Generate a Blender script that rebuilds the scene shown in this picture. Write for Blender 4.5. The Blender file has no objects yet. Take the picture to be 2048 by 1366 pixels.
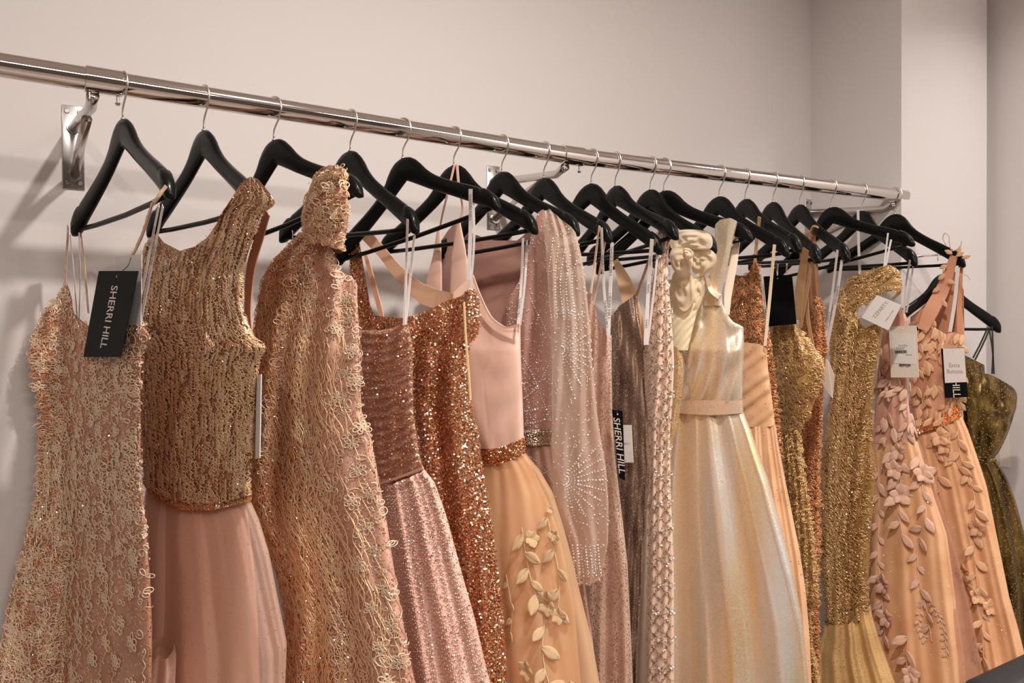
import bpy, math, random
import numpy as np
from mathutils import Matrix, Vector
rng = np.random.default_rng(7); random.seed(7)
C = bpy.context.scene.collection
# ------------------------------------------------------------------ camera, light, exposure
FPX = 1669.0
CAM = np.array([-0.1545, -1.8262, 1.5849])
FW = np.array([0.52632103, 0.85022365, -0.01029213])
RT = np.array([0.85024119, -0.52637895, -0.00388767])
UP = np.array([0.00872295, 0.00670463, 0.99993948])
FW /= np.linalg.norm(FW); RT -= FW*(RT@FW); RT /= np.linalg.norm(RT); UP = np.cross(RT, FW)
cam = bpy.data.cameras.new('camera'); co = bpy.data.objects.new('camera', cam); C.objects.link(co)
cam.sensor_width = 36; cam.lens = FPX*36/2048; cam.clip_start = .02
co.matrix_world = Matrix(((RT[0], UP[0], -FW[0], CAM[0]), (RT[1], UP[1], -FW[1], CAM[1]), (RT[2], UP[2], -FW[2], CAM[2]), (0, 0, 0, 1)))
sc = bpy.context.scene; sc.camera = co
sc.view_settings.view_transform = 'Standard'; sc.view_settings.look = 'None'
sc.view_settings.gamma = 1; sc.view_settings.exposure = 0.74; sc.view_settings.use_curve_mapping = False
w = bpy.data.worlds.new('world'); sc.world = w; w.use_nodes = True
w.node_tree.nodes['Background'].inputs[0].default_value = (1, .93, .88, 1)
w.node_tree.nodes['Background'].inputs[1].default_value = 0.27
def lamp(name, loc, size, power, col=(1, .9, .82), sy=None, spread=None):
    l = bpy.data.lights.new(name, 'AREA'); l.energy = power; l.color = col; l.size = size
    if sy: l.shape = 'RECTANGLE'; l.size_y = sy
    else: l.shape = 'DISK'
    if spread: l.spread = spread
    o = bpy.data.objects.new(name, l); C.objects.link(o); o.location = loc; return o
lamp('downlight_lamp', (.60, -1.40, 2.99), .10, 23, (1, .93, .875), spread=2.95)
lamp('downlight_lamp', (2.50, -1.0, 2.99), .10, 4.6, (1, .94, .92), spread=2.0)
lamp('downlight_lamp', (-.95, -2.0, 2.99), .12, 9, (1, .91, .85))
lamp('added_fill_light', (.2, -3.2, 2.985), 1.15, 36, (1, .93, .88), .28)  # added soft fill under the ceiling, not a fixture of the room
lamp('added_fill_light', (2.0, -3.2, 2.985), 1.15, 22, (1, .95, .92), .28)  # second added fill, further right, also no real fixture
# ------------------------------------------------------------------ helpers
def lin(c): c = c/255.0; return c/12.92 if c <= .04045 else ((c+.055)/1.055)**2.4
def K(r, g, b, k=1.25, sat=.78):
    c = [lin(r), lin(g), lin(b)]; l = .3*c[0]+.55*c[1]+.15*c[2]; v = [max(.002, (l+(x-l)*sat)*k) for x in c]; q = min(1, .88/max(v)); return tuple(x*q for x in v)+(1,)
def plane_hit(x, y, o, n):
    d = FW + RT*((x-1024)/FPX) - UP*((y-683)/FPX)
    return CAM + d*(((o-CAM)@n)/(d@n))
def wallpt(x, y, Y): return plane_hit(x, y, np.array([0, Y, 0.]), np.array([0, 1., 0]))
def tag(o, label=None, cat=None, group=None, kind=None):
    if label: o['label'] = label
    if cat: o['category'] = cat
    if group: o['group'] = group
    if kind: o['kind'] = kind
    return o
def empty(name, loc, label, cat, group=None):
    o = bpy.data.objects.new(name, None); C.objects.link(o); o.location = loc; o.empty_display_size = .05
    return tag(o, label, cat, group)
def link(name, me, parent=None, mat=None, kind=None, label=None):
    if mat is not None and not me.materials: me.materials.append(mat)
    o = bpy.data.objects.new(name, me); C.objects.link(o)
    if parent is not None:
        o.parent = parent
        m = parent
        loc = Vector((0, 0, 0))
        while m is not None: loc += m.location; m = m.parent
        o.location = -loc
    if kind: o['kind'] = kind
    if label: o['label'] = label
    return o
def mk(name, V, F, mat, parent=None, smooth=True, kind=None, label=None):
    """mesh from arrays: V (n,3), F (m,k)"""
    V = np.asarray(V, np.float32).reshape(-1, 3)
    me = bpy.data.meshes.new(name)
    if isinstance(F, np.ndarray):
        k = F.shape[1]; m = F.shape[0]
        me.vertices.add(len(V)); me.vertices.foreach_set('co', V.ravel())
        me.loops.add(m*k); me.loops.foreach_set('vertex_index', F.astype(np.int32).ravel())
        me.polygons.add(m); me.polygons.foreach_set('loop_start', np.arange(0, m*k, k, dtype=np.int32))
        me.update(calc_edges=True)
    else:
        me.from_pydata([tuple(map(float, v)) for v in V], [], F); me.update()
    me.polygons.foreach_set('use_smooth', np.full(len(me.polygons), smooth))
    return link(name, me, parent, mat, kind, label)
def boxmesh(x0, x1, y0, y1, z0, z1):
    V = [(x, y, z) for z in (z0, z1) for y in (y0, y1) for x in (x0, x1)]
    return V, [(0, 2, 3, 1), (4, 5, 7, 6), (0, 1, 5, 4), (1, 3, 7, 5), (3, 2, 6, 7), (2, 0, 4, 6)]
def box(name, a, mat, parent=None, kind=None, bevel=0):
    V, F = boxmesh(*a); o = mk(name, V, F, mat, parent, bevel > 0, kind)
    if bevel:
        m = o.modifiers.new('b', 'BEVEL'); m.width = bevel; m.segments = 3
    return o
def tube(P, r, n=10, caps=True):
    P = np.asarray(P, float); m = len(P); r = np.broadcast_to(np.asarray(r, float), (m,))
    T = np.gradient(P, axis=0); T /= np.linalg.norm(T, axis=1)[:, None]
    a = np.array([0, 0, 1.]) if abs(T[0][2]) < .9 else np.array([1., 0, 0])
    V = []
    nv = np.cross(T[0], a); nv /= np.linalg.norm(nv)
    for i in range(m):
        nv = nv - T[i]*(nv@T[i]); nv /= np.linalg.norm(nv); b = np.cross(T[i], nv)
        for k in range(n):
            t = 2*math.pi*k/n; V.append(P[i]+r[i]*(nv*math.cos(t)+b*math.sin(t)))
    F = [(i*n+k, i*n+(k+1) % n, (i+1)*n+(k+1) % n, (i+1)*n+k) for i in range(m-1) for k in range(n)]
    if caps: F += [tuple(range(n))[::-1], tuple((m-1)*n+k for k in range(n))]
    return V, F
def join(*vf):
    V, F = [], []
    for v, f in vf:
        b = len(V); V += list(v); F += [tuple(i+b for i in q) for q in f]
    return V, F
def spline(pts, n):
    pts = np.asarray(pts, float); t = np.r_[0, np.cumsum(np.linalg.norm(np.diff(pts, axis=0), axis=1))]
    s = np.linspace(0, t[-1], n)
    # monotone-ish catmull rom
    m = np.gradient(pts, t, axis=0) if len(pts) > 2 else np.repeat((pts[1:]-pts[:1])/t[-1], 2, 0)
    k = np.clip(np.searchsorted(t, s, 'right')-1, 0, len(pts)-2); h = (t[k+1]-t[k]); u = (s-t[k])/h
    u, h = u[:, None], h[:, None]
    return (2*u**3-3*u**2+1)*pts[k]+(u**3-2*u**2+u)*h*m[k]+(-2*u**3+3*u**2)*pts[k+1]+(u**3-u**2)*h*m[k+1]
# ------------------------------------------------------------------ materials
def newmat(name):
    m = bpy.data.materials.new(name); m.use_nodes = True; nt = m.node_tree
    return m, nt, nt.nodes['Principled BSDF'], nt.nodes['Material Output']
def N(nt, t, **kw):
    n = nt.nodes.new(t)
    for k, v in kw.items():
        if k in n.inputs: n.inputs[k].default_value = v
        else: setattr(n, k, v)
    return n
def plain(name, col, rough=.5, metal=0., spec=.5, coat=0., bump=0, bscale=60, var=0.):
    m, nt, p, out = newmat(name)
    p.inputs['Base Color'].default_value = col; p.inputs['Roughness'].default_value = rough
    p.inputs['Metallic'].default_value = metal; p.inputs['Specular IOR Level'].default_value = spec
    p.inputs['Coat Weight'].default_value = coat; p.inputs['Coat Roughness'].default_value = .08
    tc = N(nt, 'ShaderNodeTexCoord')
    if var:
        no = N(nt, 'ShaderNodeTexNoise', Scale=3.0, Detail=3.0); nt.links.new(tc.outputs['Object'], no.inputs['Vector'])
        mx = N(nt, 'ShaderNodeMix', data_type='RGBA'); mx.inputs[6].default_value = tuple(c*(1-var) for c in col[:3])+(1,); mx.inputs[7].default_value = tuple(min(1, c*(1+var)) for c in col[:3])+(1,)
        nt.links.new(no.outputs['Fac'], mx.inputs[0]); nt.links.new(mx.outputs[2], p.inputs['Base Color'])
    if bump:
        no = N(nt, 'ShaderNodeTexNoise', Scale=bscale, Detail=4.0); nt.links.new(tc.outputs['Object'], no.inputs['Vector'])
        b = N(nt, 'ShaderNodeBump', Strength=bump, Distance=.002); nt.links.new(no.outputs['Fac'], b.inputs['Height']); nt.links.new(b.outputs[0], p.inputs['Normal'])
    return m
def fabric(name, col, col2=None, lining=None, rough=.6, sheen=.3, metal=0., glit=0., gscale=900., gcol=(1, .95, .9, 1), gmet=1., tilt=.6, alpha=1., bump=.15, bscale=500., stretch=(1, 1, 1), vscale=14.):
    """woven cloth: large tone variation, fine weave bump, optional glitter cells with scattered facets, separate lining inside"""
    m, nt, p, out = newmat(name); L = nt.links.new
    tc = N(nt, 'ShaderNodeTexCoord'); mp = N(nt, 'ShaderNodeMapping'); mp.inputs['Scale'].default_value = stretch; L(tc.outputs['Object'], mp.inputs['Vector'])
    no = N(nt, 'ShaderNodeTexNoise', Scale=vscale, Detail=4.0); L(mp.outputs[0], no.inputs['Vector'])
    cr = N(nt, 'ShaderNodeMapRange'); cr.inputs[1].default_value = .35; cr.inputs[2].default_value = .65; L(no.outputs['Fac'], cr.inputs[0])
    mx = N(nt, 'ShaderNodeMix', data_type='RGBA'); mx.inputs[6].default_value = col; mx.inputs[7].default_value = col2 or tuple(c*.82 for c in col[:3])+(1,)
    L(cr.outputs[0], mx.inputs[0]); colr = mx.outputs[2]
    p.inputs['Roughness'].default_value = rough; p.inputs['Metallic'].default_value = metal
    p.inputs['Sheen Weight'].default_value = sheen; p.inputs['Sheen Tint'].default_value = tuple(min(1, c*1.3) for c in col[:3])+(1,)
    if bump:
        fine = N(nt, 'ShaderNodeTexNoise', Scale=bscale, Detail=2.0); L(mp.outputs[0], fine.inputs['Vector'])
        b = N(nt, 'ShaderNodeBump', Strength=bump, Distance=.001); L(fine.outputs['Fac'], b.inputs['Height']); nrm = b.outputs[0]
        L(nrm, p.inputs['Normal'])
    if glit:
        vo = N(nt, 'ShaderNodeTexVoronoi', Scale=gscale); L(tc.outputs['Object'], vo.inputs['Vector'])
        sub = N(nt, 'ShaderNodeVectorMath', operation='SUBTRACT'); sub.inputs[1].default_value = (.5, .5, .5); L(vo.outputs['Color'], sub.inputs[0])
        s2 = N(nt, 'ShaderNodeVectorMath', operation='SCALE'); s2.inputs['Scale'].default_value = tilt*2; L(sub.outputs[0], s2.inputs[0])
        ge = N(nt, 'ShaderNodeNewGeometry'); ad = N(nt, 'ShaderNodeVectorMath', operation='ADD'); L(ge.outputs['Normal'], ad.inputs[0]); L(s2.outputs[0], ad.inputs[1])
        nz = N(nt, 'ShaderNodeVectorMath', operation='NORMALIZE'); L(ad.outputs[0], nz.inputs[0])
        g = N(nt, 'ShaderNodeBsdfPrincipled'); g.inputs['Base Color'].default_value = gcol; g.inputs['Metallic'].default_value = gmet; g.inputs['Roughness'].default_value = .22
        L(nz.outputs[0], g.inputs['Normal'])
        sx = N(nt, 'ShaderNodeSeparateColor'); L(vo.outputs['Color'], sx.inputs[0])
        th = N(nt, 'ShaderNodeMath', operation='LESS_THAN'); th.inputs[1].default_value = glit; L(sx.outputs[2], th.inputs[0])
        ms = N(nt, 'ShaderNodeMixShader'); L(th.outputs[0], ms.inputs[0]); L(p.outputs[0], ms.inputs[1]); L(g.outputs[0], ms.inputs[2]); sh = ms.outputs[0]
    else: sh = p.outputs[0]
    L(colr, p.inputs['Base Color'])
    if lining:
        q = N(nt, 'ShaderNodeBsdfPrincipled'); q.inputs['Base Color'].default_value = lining; q.inputs['Roughness'].default_value = .55
        ge2 = N(nt, 'ShaderNodeNewGeometry'); m2 = N(nt, 'ShaderNodeMixShader'); L(ge2.outputs['Backfacing'], m2.inputs[0]); L(sh, m2.inputs[1]); L(q.outputs[0], m2.inputs[2]); sh = m2.outputs[0]
    if alpha < 1:
        tl = N(nt, 'ShaderNodeBsdfTranslucent'); L(colr, tl.inputs[0]); m4 = N(nt, 'ShaderNodeMixShader'); m4.inputs[0].default_value = .3; L(sh, m4.inputs[1]); L(tl.outputs[0], m4.inputs[2]); sh = m4.outputs[0]
        tr = N(nt, 'ShaderNodeBsdfTransparent'); m3 = N(nt, 'ShaderNodeMixShader'); m3.inputs[0].default_value = alpha; L(tr.outputs[0], m3.inputs[1]); L(sh, m3.inputs[2]); sh = m3.outputs[0]
    L(sh, out.inputs['Surface']); return m
def metalmat(name, col, rough, var=.0):
    return plain(name, col, rough, 1.0)
M = {}
M['wall'] = plain('painted_wall', (.66, .61, .585, 1), .75, bump=.12, bscale=90, var=.012)
M['ceiling'] = plain('ceiling_paint', (.84, .80, .77, 1), .8)
M['floor'] = plain('dark_floor', (.26, .21, .17, 1), .35, bump=.1, bscale=30, var=.3)
M['far'] = plain('far_wall', (.07, .055, .045, 1), .7, var=.2)
M['chrome'] = plain('polished_chrome', (.80, .76, .73, 1), .07, 1.0)
M['steel'] = plain('bracket_steel', (.62, .59, .57, 1), .22, 1.0, bump=.05, bscale=40)
M['screw'] = plain('screw_steel', (.30, .28, .26, 1), .35, 1.0)
M['black'] = plain('black_lacquer', (.0045, .0047, .0042, 1), .30, 0, .14, .10, bump=.03, bscale=40)
M['wire'] = plain('hook_wire', (.86, .83, .80, 1), .28, 1.0)
M['ribbon'] = plain('white_satin_ribbon', (.80, .74, .71, 1), .4)
M['cream_ribbon'] = plain('cream_ribbon', (.78, .62, .42, 1), .45)
M['ink'] = plain('black_ink', (.02, .02, .02, 1), .6)
M['paleink'] = plain('pale_ink', (.82, .78, .72, 1), .6)
M['blackcard'] = plain('black_card', (.005, .006, .007, 1), .6, 0, .1, bump=.05, bscale=300)
M['whitecard'] = plain('white_card', (.78, .74, .70, 1), .6)
M['creamcard'] = plain('cream_card', (.76, .68, .58, 1), .6)
M['leather'] = plain('black_leather', (.016, .016, .018, 1), .42, 0, .35, .05, bump=.3, bscale=160)
M['greyink'] = plain('grey_ink', (.30, .28, .26, 1), .6)
M['elastic'] = plain('nude_cord', K(225, 180, 150), .5)
# ------------------------------------------------------------------ setting
def st(name, a, mat): return box(name, a, mat, None, 'structure')
st('wall_back', (-4, 2.138, 0, .12, 0, 3.0), M['wall'])
st('wall_column', (2.138, 2.598, -.324, .12, 0, 3.0), M['wall'])
st('trim_1', (2.598, 2.640, -.27, .12, 0, 3.0), M['wall'])
st('wall_right', (2.640, 2.76, -5.2, .12, 0, 3.0), M['wall'])
st('wall_left', (-4.12, -4, -5.2, .12, 0, 3.0), M['wall'])
st('wall_front', (-4.12, 2.76, -5.32, -5.2, 0, 3.0), M['far'])
st('floor', (-4.12, 2.76, -5.32, .12, -.1, 0), M['floor'])
st('ceiling', (-4.12, 2.76, -5.32, .12, 3.0, 3.1), M['ceiling'])
# ------------------------------------------------------------------ rail
W_ = .3076; RR = .0190
def railP(X):
    X1, X2 = .9404, 2.1403
    z = 2.0+(1.98-2.0)*X/X1 if X < X1 else 1.98+(1.9926-1.98)*(X-X1)/(X2-X1)
    return np.array([X, -W_, z])
def railX(u):
    a, b = -.6, 3.5
    for _ in range(40):
        m = (a+b)/2; d = railP(m)-CAM
        if 1024+FPX*(d@RT)/(d@FW) < u: a = m
        else: b = m
    return a
rail = empty('clothes_rail', (0, 0, 2.0), 'long polished chrome garment rail on wall brackets holding all the dresses', 'clothes rail')
def ctube(name, a, b, r, mat, parent, n=40, lab=None):
    a, b = np.array(a), np.array(b); P = [a+(b-a)*t for t in np.linspace(0, 1, 3)]
    V, F = tube(P, r, n); return mk(name, V, F, mat, parent, True, None, lab)
def autosmooth(o):
    m = o.modifiers.new('e', 'EDGE_SPLIT'); m.split_angle = math.radians(50)
for a, b in ((-.75, .9404), (.9404, 2.176)):
    autosmooth(ctube('rail_tube', railP(a), railP(b), RR, M['chrome'], rail, 56))
def bracket(X, cw, last=False):
    c = railP(X); dz = c[2]-2.0
    x0 = X-cw/2+.012
    Pw = np.array([X-.023, -.004, 1.985+dz]); top = np.array([x0, -W_, c[2]-RR-.006])
    elbow = np.array([x0, -W_+.035, top[2]-.012])
    V1, F1 = tube([Pw, Pw+(elbow-Pw)*.5, elbow, (elbow+top)/2+np.array([0, 0, .001]), top], [.0095, .0095, .009, .009, .010], 14)
    br = mk('bracket', V1, F1, M['steel'], rail)
    lo = np.array([X-.021, -.004, 1.893+dz]); mid = Pw+(elbow-Pw)*.80
    V, F = tube([lo, lo+(mid-lo)*.5, mid+np.array([0, 0, -.012])], .0085, 12); mk('brace', V, F, M['steel'], br)
    px, pz = X-.0228, 2.028+dz
    o = box('wall_plate', (px-.0191, px+.0191, -.003, 0, pz-.1618, pz), M['steel'], br, None, .0012)
    for sx, sz in ((-.011, -.012), (.011, -.012), (-.011, -.150), (.011, -.150)):
        q = np.array([px+sx, -.003, pz+sz]); V, F = tube([q, q+np.array([0, -.0025, 0])], [.0048, .0038], 14)
        V2, F2 = tube([q+np.array([0, -.0024, 0]), q+np.array([0, -.0027, 0])], .0018, 4)
        autosmooth(mk('screw', *join((V, F), (V2, F2)), M['screw'], br))
    for q in (Pw, lo):
        V, F = tube([q+np.array([0, .004, 0])+np.array([0, -.003, 0]), q+np.array([0, -.006, 0])], [.0125, .0115], 18); autosmooth(mk('collar_ring', V, F, M['steel'], br))
    # sleeve that grips the tube
    a, b = railP(X-cw/2), railP(X+cw/2)
    e = (b-a)/np.linalg.norm(b-a)
    pts = [a, a+e*.0008, b-e*.0008, b]; V, F = tube(pts, [RR+.0004, RR+.0026, RR+.0026, RR+.0004], 48)
    if last: V, F = tube([a, a+e*.0008, b-e*.006, b-e*.002, b], [RR+.0004, RR+.0026, RR+.0026, RR+.001, RR-.004], 48)
    autosmooth(mk('rail_collar', V, F, M['chrome'], br))
    for dx in (.003, cw-.011):
        q = railP(X-cw/2+dx+.004); q = q-np.array([0, 0, RR+.001])
        V, F = tube([q, q-np.array([0, 0, .012]), q-np.array([0, 0, .0125]), q-np.array([0, 0, .0165])], [.0022, .0022, .0048, .003], 12)
        autosmooth(mk('set_screw', V, F, M['steel'], br))
bracket(.0, .056); bracket(.944, .056); bracket(2.150, .060, True)
# ------------------------------------------------------------------ hangers
def hanger_top(s):
    return np.interp(abs(s), [0, .008, .018, .028, .038, .05, .065, .085, .11, .14, .165, .170, .176, .190, .199, .204, .206], [0, -.0008, -.004, -.0105, -.021, -.038, -.054, -.068, -.083, -.099, -.113, -.1185, -.1175, -.128, -.140, -.153, -.160])
def hanger_bot(s):
    return np.interp(abs(s), [0, .01, .05, .11, .165, .18, .195, .203, .206], [-.047, -.053, -.079, -.115, -.149, -.159, -.169, -.170, -.166])
def frame(X, th):
    t = math.radians(th); d = np.array([math.sin(t), -math.cos(t), 0.]); n = np.array([-math.cos(t), -math.sin(t), 0.]); return d, n
def hanger_meshes(d, n, O, tilt, drop=.057):
    """O: rail centre; returns dict of (V,F) in world"""
    T = O-np.array([0, 0, drop]); ph = math.radians(tilt)
    def L(s, z, k):
        s2 = s*math.cos(ph)-z*math.sin(ph); z2 = s*math.sin(ph)+z*math.cos(ph)
        return T+d*s2+n*k+np.array([0, 0, z2])
    S = np.r_[np.linspace(-.206, -.160, 14), np.linspace(-.150, -.02, 14), np.linspace(-.016, .016, 7), np.linspace(.02, .15, 14), np.linspace(.160, .206, 14)]
    V = []; m = 10
    for s in S:
        zt, zb = hanger_top(s), hanger_bot(s); h = (zt-zb)/2; zc = (zt+zb)/2
        a = abs(s); hk = np.interp(a, [0, .05, .16, .185, .200, .206], [.0062, .0065, .0085, .0105, .009, .003])
        bow = .012*(a/.2)**2
        for j in range(m):
            t = 2*math.pi*(j+.5)/m; c_, s_ = math.cos(t), math.sin(t)
            e = .55
            V.append(L(s, zc+h*math.copysign(abs(s_)**e, s_), bow+hk*math.copysign(abs(c_)**e, c_)))
    F = [(i*m+k, (i+1)*m+k, (i+1)*m+(k+1) % m, i*m+(k+1) % m) for i in range(len(S)-1) for k in range(m)]
    F += [tuple(range(m)), tuple((len(S)-1)*m+k for k in range(m))[::-1]]
    bar = tube([L(-.185, -.159, .010), L(-.12, -.160, .004), L(0, -.1605, 0), L(.12, -.160, .004), L(.185, -.159, .010)], .0044, 10)
    R = RR+.0020
    hp = [(0, -drop-.004), (0, -drop+.008), (.0008, -.040), (.006, -.031), (.0135, -.022)]
    for a in np.linspace(-38, 205, 26):
        hp.append((R*math.cos(math.radians(a)), R*math.sin(math.radians(a))))
    hk = tube([O+d*s+np.array([0, 0, z]) for s, z in hp], .0017, 8)
    fer = tube([O-np.array([0, 0, drop+.0008]), O-np.array([0, 0, drop-.0016])], [.0042, .0030], 12)
    return dict(body=(V, F), trouser_bar=bar, hook=hk, ferrule=fer), L
HG = [  # hook px, theta, tilt, label
 (245, 14, 3, 'black wooden hanger at the far left end carrying the champagne lace strap gown'),
 (407, 14, 1, 'second black wooden hanger from the left, holding the high-necked beaded bodice gown'),
 (547, 24, 11, 'black wooden hanger tipped upward inside the lace halter collar'),
 (700, 18, -2, 'black wooden hanger with pale ribbon loops of the rose strapless gown'),
 (805, 27, 12, 'black wooden hanger tipped up over the copper sequin gown'),
 (907, 23, 3, 'black wooden hanger with thin blush straps looped over its neck'),
 (1003, 16, 4, 'black wooden hanger in front of the second wall plate inside the mauve sleeved gown'),
 (1087, 9, 2, 'black wooden hanger right beside the middle bracket carrying the champagne glitter slip'),
 (1182, 14, -2, 'black wooden hanger carrying the bronze glitter wrap gown, ribbon loop hanging at its tip'),
 (1230, 0, 6, 'black wooden hanger inside the nude lattice sequin gown'),
 (1300, 6, 0, 'narrow looking black wooden hanger behind the pale yellow bow'),
 (1327, 21, 8, 'black wooden hanger under the wide shimmering shoulder strap of the silver gold gown'),
 (1438, 8, 0, 'black wooden hanger holding the apricot strapless gown with a cream ribbon'),
 (1490, -8, 3, 'black wooden hanger holding the dark gold sequin gown by a beaded strap'),
 (1546, -12, -3, 'black wooden hanger holding the mustard lace gown by sheer straps'),
 (1599, -12, -1, 'black wooden hanger with a beaded strap end over its arm and long white ribbons'),
 (1660, 12, 11, 'black wooden hanger tipped up above the antique gold off-shoulder gown'),
 (1723, -8, -2, 'black wooden hanger mostly hidden behind the tipped one near the rail end'),
 (1790, 9, -1, 'black wooden hanger hanging at the collar on the right end of the rail')]
ALLH = []
def build_hanger(O, th, tilt, lab, drop=.057):
    d, n = frame(0, th); parts, L = hanger_meshes(d, n, O, tilt, drop)
    e = empty('clothes_hanger', tuple(O), lab, 'hanger', 'black wooden hangers on the rail')
    b = mk('hanger_body', *parts['body'], M['black'], e); mk('trouser_bar', *parts['trouser_bar'], M['black'], e)
    mk('hook', *parts['hook'], M['wire'], e); mk('ferrule', *parts['ferrule'], M['wire'], e)
    return L
HX = []
for u, th, tl, lab in HG:
    X = railX(u); HX.append(X); ALLH.append(build_hanger(railP(X), th, tl, lab))
# ------------------------------------------------------------------ cloth machinery
def wall_lim(X): return np.where(X > 2.10, -.335, -.012)
def wallclear(k, dd, X):
    # cloth that would run into the wall lies against it instead
    lim = np.where(X > 2.10, -.36, -.035)
    kw = (lim-CAM[1])/dd[..., 1]; e = .03
    return np.where(k > kw+e, kw, np.where(k < kw-e, k, kw-(kw+e-k)**2/(4*e)))
class Surf:
    """front face of a garment as a grid, with look-ups for decoration"""
    def __init__(s, P, Nn, fr, rv, L, R, yt, yb): s.P, s.N, s.fr, s.rv, s.L, s.R, s.yt, s.yb = P, Nn, fr, rv, L, R, yt, yb
    def at(s, u, v):
        u = np.clip(u, 0, 1); v = np.clip(v, 0, 1)
        a = np.interp(u, s.fr, np.arange(len(s.fr))); b = np.interp(v, s.rv, np.arange(len(s.rv)))
        i = np.clip(b.astype(int), 0, s.P.shape[0]-2); j = np.clip(a.astype(int), 0, s.P.shape[1]-2)
        fb = (b-i)[..., None]; fa = (a-j)[..., None]
        g = lambda A: (A[i, j]*(1-fa)+A[i, j+1]*fa)*(1-fb)+(A[i+1, j]*(1-fa)+A[i+1, j+1]*fa)*fb
        nn = g(s.N); return g(s.P), nn/np.linalg.norm(nn, axis=-1, keepdims=True)
    def uv(s, x, y):
        x = np.asarray(x, float); y = np.asarray(y, float)
        l = np.interp(y, s.L[:, 1], s.L[:, 0]); r = np.interp(y, s.R[:, 1], s.R[:, 0]); u = np.clip((x-l)/(r-l), 0, 1)
        yt = np.interp(u, s.fr, s.yt); yb = np.interp(u, s.fr, s.yb); return u, np.clip((y-yt)/(yb-yt), 0, 1)
    def px(s, u, v):
        yt = np.interp(u, s.fr, s.yt); yb = np.interp(u, s.fr, s.yb); y = yt+(yb-yt)*v
        l = np.interp(y, s.L[:, 1], s.L[:, 0]); r = np.interp(y, s.R[:, 1], s.R[:, 0]); return l+(r-l)*u, y
    def atpx(s, x, y): return s.at(*s.uv(x, y))
def topcurve(pts, L, R, fr):
    p = np.asarray(pts, float); l = np.interp(p[:, 1], L[:, 1], L[:, 0]); r = np.interp(p[:, 1], R[:, 1], R[:, 0])
    c = (p[:, 0]-l)/(r-l); c[0] = min(c[0], 0); c[-1] = max(c[-1], 1); c = np.maximum.accumulate(c+np.arange(len(c))*1e-5)
    return np.interp(fr, c, p[:, 1])
HEM = .22
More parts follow.
